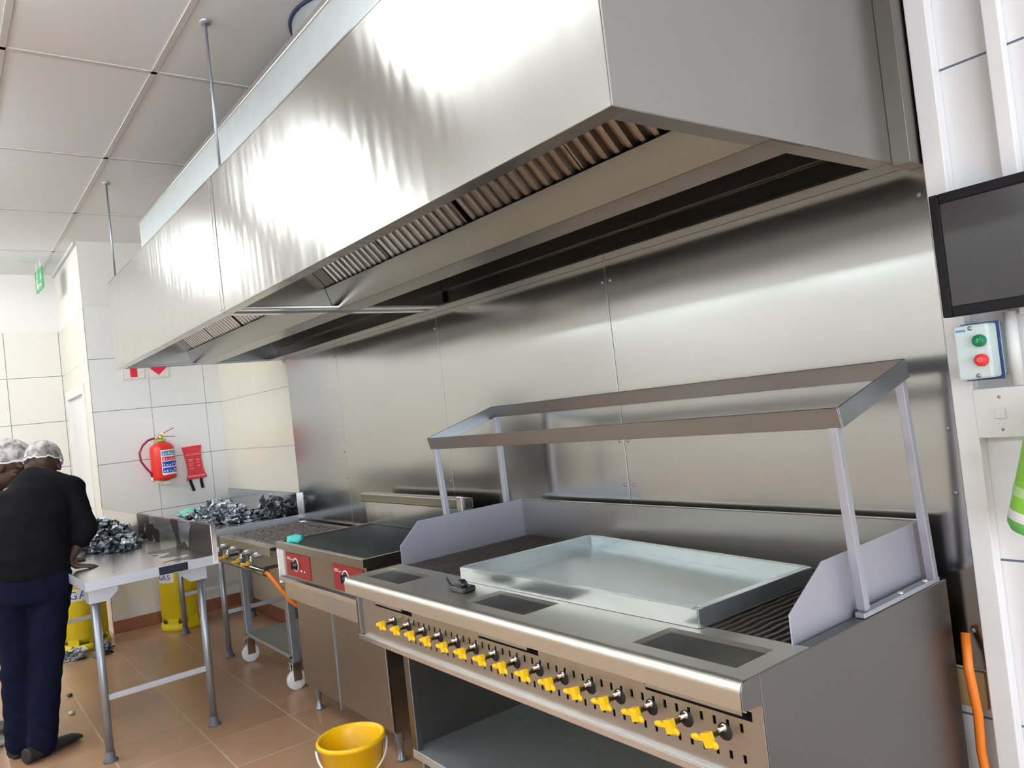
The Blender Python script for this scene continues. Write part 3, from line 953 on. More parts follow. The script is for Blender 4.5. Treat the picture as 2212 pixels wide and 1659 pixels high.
bm = BM(); prism(bm, [(1.437, .712), (1.60, .712), (1.60, .716), (1.441, .716), (1.441, .734), (1.437, .734)], 'x', FX0 + .0105, FX1 + .003); obj('panel_lip', bm, 'bright', fr, bevel=.0015)
bm = BM(); box(bm, (FX1 - .006, 1.46, .70), (FX1, 2.05, .884)); obj('panel_end', bm, 'fryer', fr)
for (a, b) in ((-4.02, -3.705), (-3.42, -3.105)):
    bm = BM(); box(bm, (a, 1.452, .752), (b, 1.455, .872)); p = obj('dial_plate', bm, 'red_panel', fr, label='dark red dial plate')
    c = (a + .13, 1.452, .815)
    bm = BM(); lathe(bm, [(0, -.022), (.016, -.022), (.02, -.004), (.03, -.003), (.03, 0)], c, 'y', 24); box(bm, (c[0] - .004, 1.425, c[2] - .02), (c[0] + .004, 1.431, c[2] + .02)); obj('dial_knob', bm, 'blackgloss', p, bevel=.001, label='black dial knob')
    bm = BM()
    lathe(bm, [(.030, -.002), (.036, -.002), (.036, 0), (.030, 0), (.030, -.002)], c, 'y', 28)
    for (u, w, uu, h) in ((-.115, .03, -.075, .004), (-.07, .022, -.045, .004), (-.115, .022, -.06, .003), (.06, -.03, .075, .010), (.10, -.03, .115, .008), (-.06, -.005, -.045, .01)):
        box(bm, (c[0] + u, 1.4508, c[2] + w), (c[0] + uu, 1.452, c[2] + w + h))
    obj('dial_markings', bm, 'paper', p)
bm = BM(); box(bm, (FX0 - .04, 2.004, .9225), (FX1, 2.03, 1.05)); obj('splash_back', bm, 'panwell', fr, bevel=.002)
bm = BM(); box(bm, (FX0 - .06, 1.985, 1.045), (FX1, 2.04, 1.095)); obj('splash_cap', bm, 'fryer', fr, bevel=.006)
bm = BM(); box(bm, (FX1 - .045, 1.97, 1.0), (FX1 + .005, 1.984, 1.11)); obj('basket_hook', bm, 'bright', fr, bevel=.006)
# cabinet with two doors
bm = BM()
box(bm, (FX0 + .02, 1.522, .14), (FX0 + .024, 2.05, .70)); box(bm, (FX1 - .024, 1.522, .14), (FX1 - .02, 2.05, .70)); box(bm, (FX0 + .024, 2.046, .14), (FX1 - .024, 2.05, .70)); box(bm, (FX0 + .024, 1.53, .14), (FX1 - .024, 2.046, .144))
box(bm, (FX0 + .02, 1.522, .685), (FX1 - .02, 1.535, .711))
obj('cabinet', bm, 'fryer', fr)
xm = -3.625
for (a, b) in ((FX0 + .022, xm - .008), (xm + .008, FX1 - .022)):
    bm = BM(); box(bm, (a, 1.51, .145), (b, 1.521, .684)); d = obj('door', bm, 'fryer_door', fr, bevel=.003)
bm = BM(); box(bm, (xm + .014, 1.48, .615), (xm + .068, 1.5099, .66)); obj('door_latch', bm, 'bright', d, bevel=.006)
bm = BM(); box(bm, (xm - .007, 1.505, .12), (xm + .007, 1.535, .684)); obj('door_post', bm, 'tube', fr)
for (x, y) in ((FX0 + .07, 1.56), (FX1 - .07, 1.56), (FX0 + .07, 2.0), (FX1 - .07, 2.0)):
    bm = BM(); lathe(bm, [(0, 0), (.022, 0), (.022, .012), (.014, .02), (.014, .08), (.02, .085), (.02, .1398)], (x, y, 0), 'z', 16); obj('foot', bm, 'tube', fr)
# teal cloth hanging in the left pan
def blob(c, r, seed, amp=.35, sub=3, freq=9.0, flat=1.0):
    b = BM()
    bmesh.ops.create_icosphere(b, subdivisions=sub, radius=1.0)
    for v in b.verts:
        n = noise.noise(v.co * freq * .25 + Vector((seed, 0, 0))) + .5 * noise.noise(v.co * freq * .6 + Vector((0, seed, 0)))
        v.co = Vector(c) + Vector((v.co.x * r[0], v.co.y * r[1], v.co.z * r[2])) * (1 + amp * n)
    for f in b.faces:
        f.smooth = True
    return b
single('cleaning_cloth', blob((-4.03, 1.515, .925), (.055, .042, .026), 3.1), 'teal', 'crumpled teal cloth draped over the front corner of the fryer pan', 'cloth')

#SECTION_TROLLEY
# ================================================================== LAVA GRILL TROLLEY
TX0, TX1, TY0, TY1 = -5.36, -4.40, 1.50, 2.09
t = base('grill_trolley', ((TX0 + TX1) / 2, 1.8, 0), 'lava rock gas grill trolley on casters between the steel table and the fryer', 'trolley')
bm = BM(); plate(bm, [TX0, TX0 + .05, TX1 - .05, TX1], [TY0, TY0 + .06, TY1 - .05, TY1], {(1, 1)}, .838, .85); box(bm, (TX0, TY0 - .003, .80), (TX1, TY0, .85)); obj('top_frame', bm, 'fryer', t, bevel=.001, seg=1)
bm = BM()
nx, ny = 64, 40
rng = random.Random(3)
vv = [[bm.verts.new((TX0 + .05 + (TX1 - TX0 - .10) * i / nx, TY0 + .06 + (TY1 - TY0 - .11) * j / ny, .842 + .020 * (abs(math.sin(i * .5 + .4 * math.sin(j * .9))) * .6 + rng.random() * .6) * (0 if i in (0, nx) or j in (0, ny) else 1))) for j in range(ny + 1)] for i in range(nx + 1)]
for i in range(nx):
    for j in range(ny):
        bm.faces.new((vv[i][j], vv[i + 1][j], vv[i + 1][j + 1], vv[i][j + 1]))
o = obj('lava_rock_bed', bm, 'lava', t); o['kind'] = 'stuff'
bm = BM(); box(bm, (TX0 + .02, 2.05, .70), (TX1 - .02, 2.06, .838)); box(bm, (TX0 + .04, TY0 + .06, .80), (TX0 + .05, TY1 - .05, .838)); box(bm, (TX1 - .05, TY0 + .06, .80), (TX1 - .04, TY1 - .05, .838)); box(bm, (TX0 + .05, TY0 + .06, .796), (TX1 - .05, TY1 - .05, .815)); obj('fire_box', bm, 'well', t)
for (x, y) in ((TX0 + .09, 1.60), (TX1 - .06, 1.60), (TX0 + .09, 2.04), (TX1 - .06, 2.04)):
    bm = BM(); box(bm, (x - .025, y - .02, .16), (x + .025, y + .02, .80)); obj('leg', bm, 'tube', t, bevel=.003)
    bm = BM()
    box(bm, (x - .03, y - .03, .153), (x + .03, y + .03, .1598)); box(bm, (x - .024, y - .026, .055), (x - .019, y + .026, .153)); box(bm, (x + .019, y - .026, .055), (x + .024, y + .026, .153)); box(bm, (x - .075, y - .02, .10), (x - .024, y + .005, .113))
    c = obj('caster', bm, 'chrome', t, bevel=.002)
    bm = BM(); lathe(bm, [(0, -.016), (.05, -.016), (.058, -.012), (.058, .012), (.05, .016), (0, .016)], (x, y, .058), 'x', 24); obj('wheel', bm, 'offwhite', c, label='white nylon wheel')
bm = BM(); box(bm, (TX0 + .08, 1.58, .178), (TX1 - .04, 2.06, .198)); obj('lower_shelf', bm, 'galv', t, bevel=.003)
bm = BM(); tube(bm, [(TX0 + .04, 1.455, .722), (TX1 + .035, 1.455, .722)], .021, 14); box(bm, (TX0 + .08, 1.47, .717), (TX0 + .11, 1.60, .732)); box(bm, (TX1 - .11, 1.47, .717), (TX1 - .08, 1.60, .732)); obj('gas_rail', bm, 'fryer', t)
for x in (-5.27, -5.07, -4.80, -4.62):
    bm = BM()
    tube(bm, [(x, 1.457, .735), (x, 1.457, .785), (x, 1.47, .790)], .009, 10); lathe(bm, [(0, .758), (.013, .758), (.013, .772), (0, .774)], (x, 1.457, 0), 'z', 10)
    v = obj('gas_valve', bm, 'chrome', t)
    bm = BM(); bar(bm, (x - .065, 1.415, .738), (x - .02, 1.436, .750), .010, .012); lathe(bm, [(0, -.018), (.014, -.018), (.014, 0), (0, 0)], (x - .014, 1.450, .750), 'y', 12); obj('valve_handle', bm, 'yellow', v, bevel=.003, label='yellow valve handle')
    bm = BM(); tube(bm, [(x, 1.475, .790), (x, 1.56, .795), (x, 2.0, .795)], .016, 12); obj('burner_tube', bm, 'galv', v)
bm = BM(); tube(bm, [(-4.362, 1.455, .722), (-4.325, 1.455, .718), (-4.295, 1.47, .685), (-4.28, 1.50, .63), (-4.275, 1.535, .565), (-4.26, 1.60, .50), (-4.24, 1.70, .43), (-4.20, 1.85, .38), (-4.18, 2.0, .35)], .013, 12)
single('gas_hose', bm, 'orange', 'orange gas hose hanging from the grill trolley beside the fryer', 'hose', 'orange gas hoses')

#SECTION_TABLES
# ================================================================== STEEL TABLES
def table(x0, x1, y0, y1, ztop, legs, label, upmat, uph=.16):
    e = base('steel_table', ((x0 + x1) / 2, (y0 + y1) / 2, 0), label, 'table')
    bm = BM()
    box(bm, (x0, y0, ztop - .003), (x1, y1, ztop))
    obj('table_top', bm, 'filmtop', e)
    bm = BM()
    box(bm, (x0, y0 - .003, ztop - .048), (x1, y0, ztop + .001)); box(bm, (x1, y0 - .003, ztop - .048), (x1 + .003, y1, ztop + .001)); box(bm, (x0 - .003, y0 - .003, ztop - .048), (x0, y1, ztop + .001))
    obj('edge_skirt', bm, 'filmwhite', e, bevel=.001, seg=1)
    bm = BM(); box(bm, (x0, y1 - .003, ztop), (x1, y1, ztop + uph)); box(bm, (x0, y1 - .003, ztop + uph - .003), (x1, y1 + .02, ztop + uph)); obj('upstand', bm, upmat, e, bevel=.001, seg=1)
    bm = BM(); box(bm, (x1 - .001, y1 - .006, ztop - .048), (x1 + .004, y1 + .022, ztop + uph)); obj('upstand_end', bm, 'bright', e, bevel=.002)
    for (lx, ly) in legs:
        bm = BM(); tube(bm, [(lx, ly, .012), (lx, ly, ztop - .10)], .019, 16); l = obj('leg', bm, 'tube', e)
        bm = BM(); lathe(bm, [(0, 0), (.034, 0), (.034, .006), (.024, .014), (.021, .05), (.0195, .05)], (lx, ly, 0), 'z', 16); obj('leg_foot', bm, 'footplastic', l)
        sy = 1 if ly < (y0 + y1) / 2 else -1
        bm = BM()
        oy = ly - sy * .03
        prism(bm, [(oy, ztop - .049), (oy + sy * .13, ztop - .049), (oy + sy * .13, ztop - .085), (oy + sy * .085, ztop - .125), (oy, ztop - .125)], 'x', lx + .02, lx + .023)
        prism(bm, [(lx + .02, ztop - .049), (lx - .1, ztop - .049), (lx - .1, ztop - .085), (lx - .055, ztop - .125), (lx + .02, ztop - .125)], 'y', oy - .0015, oy + .0015)
        obj('leg_gusset', bm, 'filmwhite', e)
    xs = sorted({p[0] for p in legs})
    for x in xs:
        ys = sorted(p[1] for p in legs if p[0] == x)
        bm = BM(); box(bm, (x - .006, ys[0] + .015, .29), (x + .006, ys[1] - .015, .318)); obj('cross_rail', bm, 'filmwhite', e, bevel=.002)
    return e
T1 = table(-6.72, -4.205, .532, 1.135, .90, [(-4.32, .588), (-4.32, 1.088), (-6.48, .50 + .088), (-6.48, .965)], 'long steel table with a high upstand beside the person in the black top', 'filmup')
T2 = table(-7.08, -5.46, 1.475, 2.10, .885, [(-5.53, 1.535), (-6.52, 1.445 + .05), (-5.53, 2.03), (-6.52, 2.03)], 'steel table standing in the far corner behind the long steel table', 'mirror')
bm = BM(); box(bm, (-4.2018, .86, .856), (-4.2005, 1.0, .896)); obj('film_patch', bm, 'film_dark', T1, label='dark patch of film left on the table edge')
T1.rotation_euler.z = math.radians(2.6)
T1.location.y -= .05

# crumpled protective film
def film_pile(name, cx, cy, z, rx, ry, h, n, seed, label, cat, mats, smin=.03, smax=.09, group=None):
    rng = random.Random(seed)
    bm = BM()
    for i in range(n):
        a = rng.random() * 2 * PI
        q = math.sqrt(rng.random())
        px, py = cx + math.cos(a) * rx * q, cy + math.sin(a) * ry * q
        top = h * (1 - q * q) * rng.random() + .012
        s = smin + (smax - smin) * rng.random()
        R = Matrix.Rotation(rng.random() * 2 * PI, 3, 'Z') @ Matrix.Rotation((rng.random() - .5) * 2.2, 3, 'X') @ Matrix.Rotation((rng.random() - .5) * 1.4, 3, 'Y')
        k = 4
        mi = rng.choices(range(len(mats)), weights=[m[1] for m in mats])[0]
        sd = rng.random() * 50
        asp = .45 + .55 * rng.random()
        vs = [[None] * (k + 1) for _ in range(k + 1)]
        for u in range(k + 1):
            for w in range(k + 1):
                p = Vector(((u / k - .5) * s, (w / k - .5) * s * asp, 0))
                p.z = .42 * s * noise.noise(Vector((u * .8 + sd, w * .8, sd)))
                p.x += .2 * s * noise.noise(Vector((sd, u * .9, w * .9)))
                p = R @ p + Vector((px, py, z + top))
                p.z = max(p.z, z + .001 + .004 * rng.random())
                vs[u][w] = bm.verts.new(p)
        for u in range(k):
            for w in range(k):
                fc = bm.faces.new((vs[u][w], vs[u + 1][w], vs[u + 1][w + 1], vs[u][w + 1]))
                fc.material_index = mi
    o = single(name, bm, [m[0] for m in mats], label, cat, group, origin=(cx, cy, z))
    o['kind'] = 'stuff'
    return o
FM = [('film_silver', 3), ('film_white', 3), ('film_dark', 7), ('film_grey', 3)]
film_pile('film_scraps', -5.68, .865, .90, .62, .17, .15, 620, 11, 'heap of torn silver and black protective film on the long steel table', 'film scraps', FM, .025, .07)
film_pile('film_scraps', -6.05, 1.72, .885, .48, .20, .14, 260, 12, 'heap of crumpled silver film on the left half of the corner table', 'film scraps', [('film_silver', 4), ('film_white', 3), ('film_dark', 2), ('film_grey', 2)])
film_pile('film_scraps', -5.66, 1.98, .885, .17, .09, .13, 70, 13, 'dark crumpled film bundle against the upstand of the corner table', 'film scraps', [('film_dark', 4), ('film_grey', 5), ('film_silver', 2)], .06, .13)
bm = blob((-6.55, 1.62, .93), (.13, .08, .04), 8.2, .5)
single('plastic_sheet', bm, 'mint', 'crumpled mint green plastic sheet on the far end of the corner table', 'plastic sheet')
film_pile('film_scraps', -6.63, .74, 0, .09, .05, .06, 26, 14, 'pale crumpled film dropped on the floor under the long table', 'film scraps', [('film_white', 5), ('film_silver', 2), ('film_grey', 1)], .05, .11)
film_pile('film_scraps', -6.58, .93, 0, .08, .04, .07, 22, 15, 'dark crumpled film on the floor at the far leg of the long table', 'film scraps', [('film_dark', 3), ('film_grey', 3), ('film_silver', 2)], .05, .10)
for (x, y, l, m, sd) in ((-5.66, .585, 'black scrap of film on the floor right of the person in jeans', 'film_dark', 1), (-5.27, .545, 'white scrap of film on the floor right of the person in jeans', 'film_white', 2), (-5.95, .55, 'small white scrap of film on the floor behind the black scrap', 'film_white', 3)):
    single('film_scrap', blob((x, y, .009), (.028, .016, .008), sd, .4, 2), m, l, 'film scrap')

#SECTION_SMALL
# ================================================================== BUCKET
bc = (-2.955, 1.255, 0)
b = base('bucket', bc, 'bright yellow plastic bucket on the floor in front of the fryer', 'bucket')
bm = BM()
lathe(bm, [(0, .0), (.098, .0), (.104, .006), (.125, .245), (.136, .247), (.138, .258), (.134, .266), (.128, .266), (.120, .25), (.099, .012), (0, .010)], bc, 'z', 48)
obj('bucket_body', bm, 'bucket', b)
bm = BM()
pts = []
R = Matrix.Rotation(math.radians(52), 3, Vector((.35, .94, 0)).normalized())
ax = Vector((.35, .94, 0)).normalized(); sd = Vector((.94, -.35, 0))
for k in range(25):
    a = PI * k / 24
    p = ax * (.139 * math.cos(a)) + (sd * .10 + Vector((0, 0, -.105))) * math.sin(a)
    pts.append(Vector(bc) + Vector((0, 0, .235)) + p)
tube(bm, pts, .0045, 8)
obj('bucket_handle', bm, 'white', b, label='white wire handle')

# ================================================================== GAS CYLINDERS
def cylinder(c, label, txt_dir, wide=True):
    e = base('gas_cylinder', c, label, 'gas cylinder', 'yellow gas cylinders')
    r = .158
    bm = BM(); lathe(bm, [(0, .075), (.06, .06), (r - .03, .065), (r, .11), (r, .70), (r - .02, .76), (r - .07, .82), (.05, .845), (0, .85)], c, 'z', 40); obj('cylinder_body', bm, 'gas', e)
    bm = BM()
    lathe(bm, [(r - .012, 0), (r + .006, 0), (r + .012, .02), (r + .006, .055), (r - .012, .06), (r - .012, 0)], c, 'z', 40)
    for k in range(6):
        a = k * PI / 3 + .3
        bar(bm, (c[0] + math.cos(a) * (r - .008), c[1] + math.sin(a) * (r - .008), .05), (c[0] + math.cos(a) * (r - .008), c[1] + math.sin(a) * (r - .008), .10), .09, .006, (math.cos(a), math.sin(a), 0))
    obj('foot_ring', bm, 'gas', e)
    bm = BM()
    for k in range(3):
        a = k * 2 * PI / 3
        bar(bm, (c[0] + .09 * math.cos(a), c[1] + .09 * math.sin(a), .80), (c[0] + .09 * math.cos(a), c[1] + .09 * math.sin(a), .86), .05, .006, (math.cos(a), math.sin(a), 0))
    lathe(bm, [(.10, .853), (.105, .86), (.095, .87), (.088, .86), (.10, .853)], c, 'z', 32)
    obj('valve_guard', bm, 'gas', e)
    bm = BM(); lathe(bm, [(.018, .845), (.018, .866), (.010, .87), (0, .87)], c, 'z', 12); obj('valve', bm, 'brass', e)
    # wrap-round label with blue lettering
    bm = BM()
    a0 = math.atan2(txt_dir[1], txt_dir[0])
    n = 20
    span = .95 if wide else .5
    def P(a, z, rr):
        return (c[0] + rr * math.cos(a), c[1] + rr * math.sin(a), z)
    for k in range(n):
        u, w = a0 - span + 2 * span * k / n, a0 - span + 2 * span * (k + 1) / n
        f = bm.faces.new([bm.verts.new(P(*q)) for q in ((u, .39, r + .001), (w, .39, r + .001), (w, .48, r + .001), (u, .48, r + .001))])
        f.material_index = 0
    for i, ch in enumerate('GAS'):
        a = a0 + (i - 1) * .42 * (1 if wide else .6)
        text_mesh(bm, ch, .085 if wide else .06, frame_mtx(P(a, .432, r + .002), (-math.sin(a), math.cos(a), 0), (math.cos(a), math.sin(a), 0)), .0005, 1)
    # blue device above the lettering
    for (da, z0, z1) in ((-.35, .51, .56), (-.1, .54, .58), (.15, .50, .54), (.4, .53, .57)):
        bm2 = [bm.verts.new(P(a0 + da + q[0], q[1], r + .0015)) for q in ((-.13, z0), (.10, z0 + .02), (.13, z1), (-.06, z1))]
        f = bm.faces.new(bm2); f.material_index = 1
    bm.normal_update()
    obj('cylinder_label', bm, ['signwhite', 'bluelab'], e, label='white label with blue lettering')
cylinder((-6.90, .86, 0), 'yellow gas cylinder with blue lettering behind the legs of the person in jeans', (.95, -.1))
cylinder((-6.80, 1.55, 0), 'yellow gas cylinder against the far wall below the corner table', (.55, -.84), False)

# ================================================================== FIRE EXTINGUISHER
ec = Vector((-7.02, 1.564, 0))
e = base('fire_extinguisher', (ec.x, ec.y, 1.2), 'red fire extinguisher hung on the white tiled far wall', 'fire extinguisher')
bm = BM(); lathe(bm, [(0, 1.207), (.06, 1.202), (.092, 1.21), (.098, 1.23), (.098, 1.455), (.089, 1.49), (.06, 1.512), (.03, 1.522), (.024, 1.54), (0, 1.54)], ec, 'z', 36); obj('extinguisher_body', bm, 'red', e)
bm = BM(); lathe(bm, [(.026, 1.525), (.032, 1.527), (.032, 1.545), (.02, 1.55)], ec, 'z', 20); obj('neck_ring', bm, 'lime', e)
bm = BM(); tube(bm, [ec + Vector((0, 0, 1.54)), ec + Vector((0, 0, 1.585))], .016, 12); tube(bm, [ec + Vector((0, 0, 1.56)), ec + Vector((0, -.05, 1.562))], .01, 10); box(bm, ec + Vector((-.01, -.005, 1.585)), ec + Vector((.01, .02, 1.61))); obj('valve', bm, 'brass', e)
bm = BM(); bar(bm, ec + Vector((0, -.015, 1.572)), ec + Vector((0, .115, 1.560)), .018, .005); bar(bm, ec + Vector((0, -.015, 1.58)), ec + Vector((0, .11, 1.635)), .018, .005); obj('squeeze_handle', bm, 'red_panel', e, bevel=.001, seg=1)
bm = BM(); tube(bm, [ec + Vector(q) for q in ((0, -.05, 1.562), (.005, -.10, 1.55), (.01, -.15, 1.51), (.015, -.18, 1.45), (.015, -.175, 1.38), (.015, -.14, 1.32), (.015, -.105, 1.27), (.015, -.10, 1.235))], .009, 10); h = obj('discharge_hose', bm, mat('maroon_hose', (.25, .02, .06), .45), e)
bm = BM(); tube(bm, [ec + Vector((.015, -.10, 1.238)), ec + Vector((.015, -.096, 1.20))], [.010, .014], 10); obj('hose_nozzle', bm, 'paper', h)
bm = BM()
def wrap(bm, a0, a1, z0, z1, r, mi):
    n = 10
    for k in range(n):
        u, w = a0 + (a1 - a0) * k / n, a0 + (a1 - a0) * (k + 1) / n
        f = bm.faces.new([bm.verts.new((ec.x + r * math.cos(x), ec.y + r * math.sin(x), z)) for x, z in ((u, z0), (w, z0), (w, z1), (u, z1))])
        f.material_index = mi
        f.smooth = True
wrap(bm, -.35, 1.45, 1.245, 1.455, .0987, 0)
for (z0, z1, mi) in ((1.405, 1.445, 1), (1.365, 1.395, 2), (1.315, 1.357, 3), (1.262, 1.305, 3)):
    wrap(bm, -.28, 1.4, z0, z1, .0990, mi)
rng = random.Random(4)
for (z0, z1) in ((1.41, 1.44), (1.37, 1.39), (1.32, 1.352), (1.267, 1.30)):
    for k in range(7):
        a = -.2 + k * .23
        zz = z0 + (z1 - z0) * .25 * rng.random()
        wrap(bm, a, a + .07 + .08 * rng.random(), zz, zz + (z1 - z0) * (.25 + .4 * rng.random()), .0993, 0)
obj('extinguisher_label', bm, ['signwhite', 'bluemark', 'redlab', 'bluelab'], e, label='white label with blue and red bands')
bm = BM(); box(bm, (XF + .001, 1.525, 1.165), (XF + .012, 1.62, 1.56)); box(bm, (XF + .012, 1.54, 1.165), (-6.96, 1.60, 1.195)); obj('wall_bracket', bm, mat('cream_bracket', (.72, .64, .52), .5), e, bevel=.002)

# ================================================================== FIRE BLANKET
e = base('fire_blanket', (XF + .012, 1.84, 1.15), 'red fire blanket pouch with two black pull straps on the far wall', 'fire blanket')
outline = [(1.745, 1.455), (1.83, 1.46), (1.912, 1.462), (1.905, 1.42), (1.902, 1.34), (1.912, 1.24), (1.938, 1.172), (1.85, 1.168), (1.762, 1.163), (1.778, 1.22), (1.775, 1.30), (1.762, 1.38)]
bm = BM(); prism(bm, outline, 'x', XF + .001, XF + .022); obj('pouch', bm, 'pouch', e, bevel=.006)
bm = BM(); box(bm, (XF + .0225, 1.775, 1.19), (XF + .024, 1.915, 1.20)); 
text_mesh(bm, 'FIRE BLANKET', .022, frame_mtx((XF + .0228, 1.838, 1.385), (0, 1, .03), (1, 0, 0)))
for (y0, y1, z) in ((1.79, 1.83, 1.34), (1.79, 1.825, 1.325), (1.79, 1.83, 1.30), (1.79, 1.82, 1.285), (1.85, 1.885, 1.335), (1.86, 1.88, 1.31), (1.79, 1.83, 1.26), (1.86, 1.885, 1.28)):
    box(bm, (XF + .0225, y0, z), (XF + .0232, y1, z + .006))
obj('pouch_print', bm, mat('pink_print', (.85, .45, .5), .5), e)
for (y, dz, dy) in ((1.79, .10, .025), (1.883, .085, .006)):
    bm = BM(); bar(bm, (XF + .012, y, 1.17), (XF + .014, y + dy * .4, 1.12), .024, .004, (1, 0, 0)); bar(bm, (XF + .014, y + dy * .4, 1.122), (XF + .02, y + dy, 1.165 - dz), .024, .004, (1, 0, 0)); obj('pull_strap', bm, 'black', e, label='black pull strap')

# ================================================================== SIGNS
for (y0, y1, kind, l) in ((1.335, 1.515, 0, 'white sign with a red extinguisher symbol half hidden by the hood'), (1.535, 1.71, 1, 'white sign with a red arrow symbol pointing down, half hidden by the hood')):
    e = base('wall_sign', (XF + .003, (y0 + y1) / 2, 2.08), l, 'sign', 'fire signs')
    bm = BM(); box(bm, (XF + .0005, y0, 2.08), (XF + .004, y1, 2.27)); obj('sign_plate', bm, 'signwhite', e, bevel=.001, seg=1)
    bm = BM()
    c = (y0 + y1) / 2
    if kind == 0:
        box(bm, (XF + .004, c - .028, 2.10), (XF + .005, c + .028, 2.20)); box(bm, (XF + .004, c - .012, 2.20), (XF + .005, c + .012, 2.215)); bar(bm, (XF + .0045, c, 2.22), (XF + .0045, c + .05, 2.23), .001, .01)
    else:
        prism(bm, [(c, 2.105), (c + .065, 2.165), (c + .065, 2.185), (c + .03, 2.185), (c + .03, 2.24), (c - .03, 2.24), (c - .03, 2.185), (c - .065, 2.185), (c - .065, 2.165)], 'x', XF + .004, XF + .005)
    obj('sign_symbol', bm, 'redlab', e)
    bm = BM()
    for (p, q) in (((y0 + .006, 2.086), (y1 - .006, 2.0885)), ((y0 + .006, 2.2615), (y1 - .006, 2.264)), ((y0 + .006, 2.086), (y0 + .0085, 2.264)), ((y1 - .0085, 2.086), (y1 - .006, 2.264))):
        box(bm, (XF + .004, p[0], p[1]), (XF + .0046, q[0], q[1]))
    obj('sign_border', bm, mat('pale_red', (.75, .45, .45), .5), e)

# exit sign hanging below the ceiling, edge-on
e = base('exit_sign', (-7.95, .885, 2.99), 'green and white exit sign hanging from the ceiling in the far corner', 'sign')
xd = Vector((.998, .055, 0)).normalized(); yd = Vector((-.055, .998, 0)).normalized()
bm = BM(); c = Vector((-7.95, .89, 3.09))
bar(bm, c - xd * .17, c + xd * .17, .012, .19); obj('sign_plate', bm, 'exitgreen', e, bevel=.002)
bm = BM()
for (u, w, h, k) in ((-.08, -.02, .09, .05), (-.06, .055, .04, .035), (.06, -.05, .02, .09), (.10, .02, .06, .03), (-.03, -.06, .05, .02)):
    p = c + xd * u - yd * .0065 + Vector((0, 0, w))
    bar(bm, p - xd * k / 2, p + xd * k / 2, .001, h)
    p = c + xd * u + yd * .0065 + Vector((0, 0, w))
    bar(bm, p - xd * k / 2, p + xd * k / 2, .001, h)
obj('sign_pictogram', bm, 'signwhite', e)
bm = BM(); tube(bm, [c + xd * .1 + Vector((0, 0, .095)), c + xd * .1 + Vector((0, 0, .169))], .004, 8); obj('hanger', bm, 'white', e)
bm = BM(); tube(bm, [c - xd * .1 + Vector((0, 0, .095)), c - xd * .1 + Vector((0, 0, .169))], .004, 8); obj('hanger', bm, 'white', e)

#SECTION_RIGHT
# ================================================================== RIGHT-HAND WALL THINGS
bm = BM(); box(bm, (-.884, 2.085, .102), (-.832, YK - .0005, ZC - .001)); single('cable_trunking', bm, 'white', 'white plastic cable trunking running floor to ceiling beside the steel sheets', 'trunking', bevel=.003)
bm = BM(); box(bm, (-.712, 2.092, 1.60), (-.676, YK - .0005, ZC - .001)); single('cable_trunking', bm, 'white', 'second white cable trunking coming down above the television', 'trunking', bevel=.003)

e = base('television', (-.58, 2.02, 1.61), 'black flat screen television at the right edge of the photo', 'television')
yr = Matrix.Rotation(math.radians(0), 3, 'Z')
bm = BM()
x0, x1, z0, z1 = -.845, -.30, 1.612, 1.915
box(bm, (x0, 1.998, z0), (x0 + .022, 2.03, z1)); box(bm, (x1 - .022, 1.998, z0), (x1, 2.03, z1)); box(bm, (x0 + .022, 1.998, z0), (x1 - .022, 2.03, z0 + .026)); box(bm, (x0 + .022, 1.998, z1 - .024), (x1 - .022, 2.03, z1))
box(bm, (x0 + .01, 2.03, z0 + .01), (x1 - .01, 2.045, z1 - .01))
obj('bezel', bm, 'black', e, bevel=.003)
bm = BM(); box(bm, (x0 + .0222, 2.004, z0 + .0262), (x1 - .0222, 2.01, z1 - .0242)); obj('screen', bm, 'screen', e)
bm = BM(); box(bm, (-.62, 2.0455, 1.70), (-.52, YK - .0005, 1.82)); obj('wall_mount', bm, 'black', e)

e = base('control_box', (-.79, 2.06, 1.45), 'grey push button control box with a green and a red button under the television', 'control box')
bm = BM(); prism(bm, [(-.836, 1.453), (-.756, 1.456), (-.756, 1.588), (-.836, 1.588)], 'y', 2.018, 2.072); obj('box_cover', bm, 'boxgrey', e, bevel=.006)
bm = BM(); box(bm, (-.838, 2.0722, 1.450), (-.753, 2.079, 1.592)); obj('gasket', bm, 'blue', e)
bm = BM(); box(bm, (-.838, 2.0792, 1.450), (-.753, YK - .0405, 1.592)); box(bm, (-.83, YK - .0405, 1.46), (-.76, YK - .0005, 1.58)); obj('box_back', bm, 'boxgrey', e, bevel=.003)
for (z, m, nm, t_) in ((1.547, 'green', 'start_button', 'I'), (1.500, 'redbtn', 'stop_button', 'O')):
    bm = BM(); lathe(bm, [(0, -.016), (.012, -.016), (.0145, -.012), (.015, 0)], (-.776, 2.018, z), 'y', 24)
    text_mesh(bm, t_, .014, frame_mtx((-.776, 2.0018, z), (1, 0, 0), (0, -1, 0)), .0003, 1)
    obj(nm, bm, [m, mat('button_mark', (.45, .5, .3) if t_ == 'I' else (.8, .3, .3), .5)], e, label='%s push button' % ('green' if t_ == 'I' else 'red'))
bm = BM(); box(bm, (-.828, 2.0172, 1.572), (-.806, 2.018, 1.578)); obj('maker_plate', bm, 'bluemark', e)
for (x, z) in ((-.795, 1.579), (-.788, 1.463)):
    bm = BM(); lathe(bm, [(0, -.002), (.005, -.002), (.006, 0)], (x, 2.018, z), 'y', 10); obj('cover_screw', bm, 'tube', e)
bm = BM(); tube(bm, [(-.735, 2.10, 1.43), (-.735, 2.10, 1.61)], .014, 12); single('conduit', bm, 'whitepaint', 'short pale conduit running up beside the control box', 'conduit')

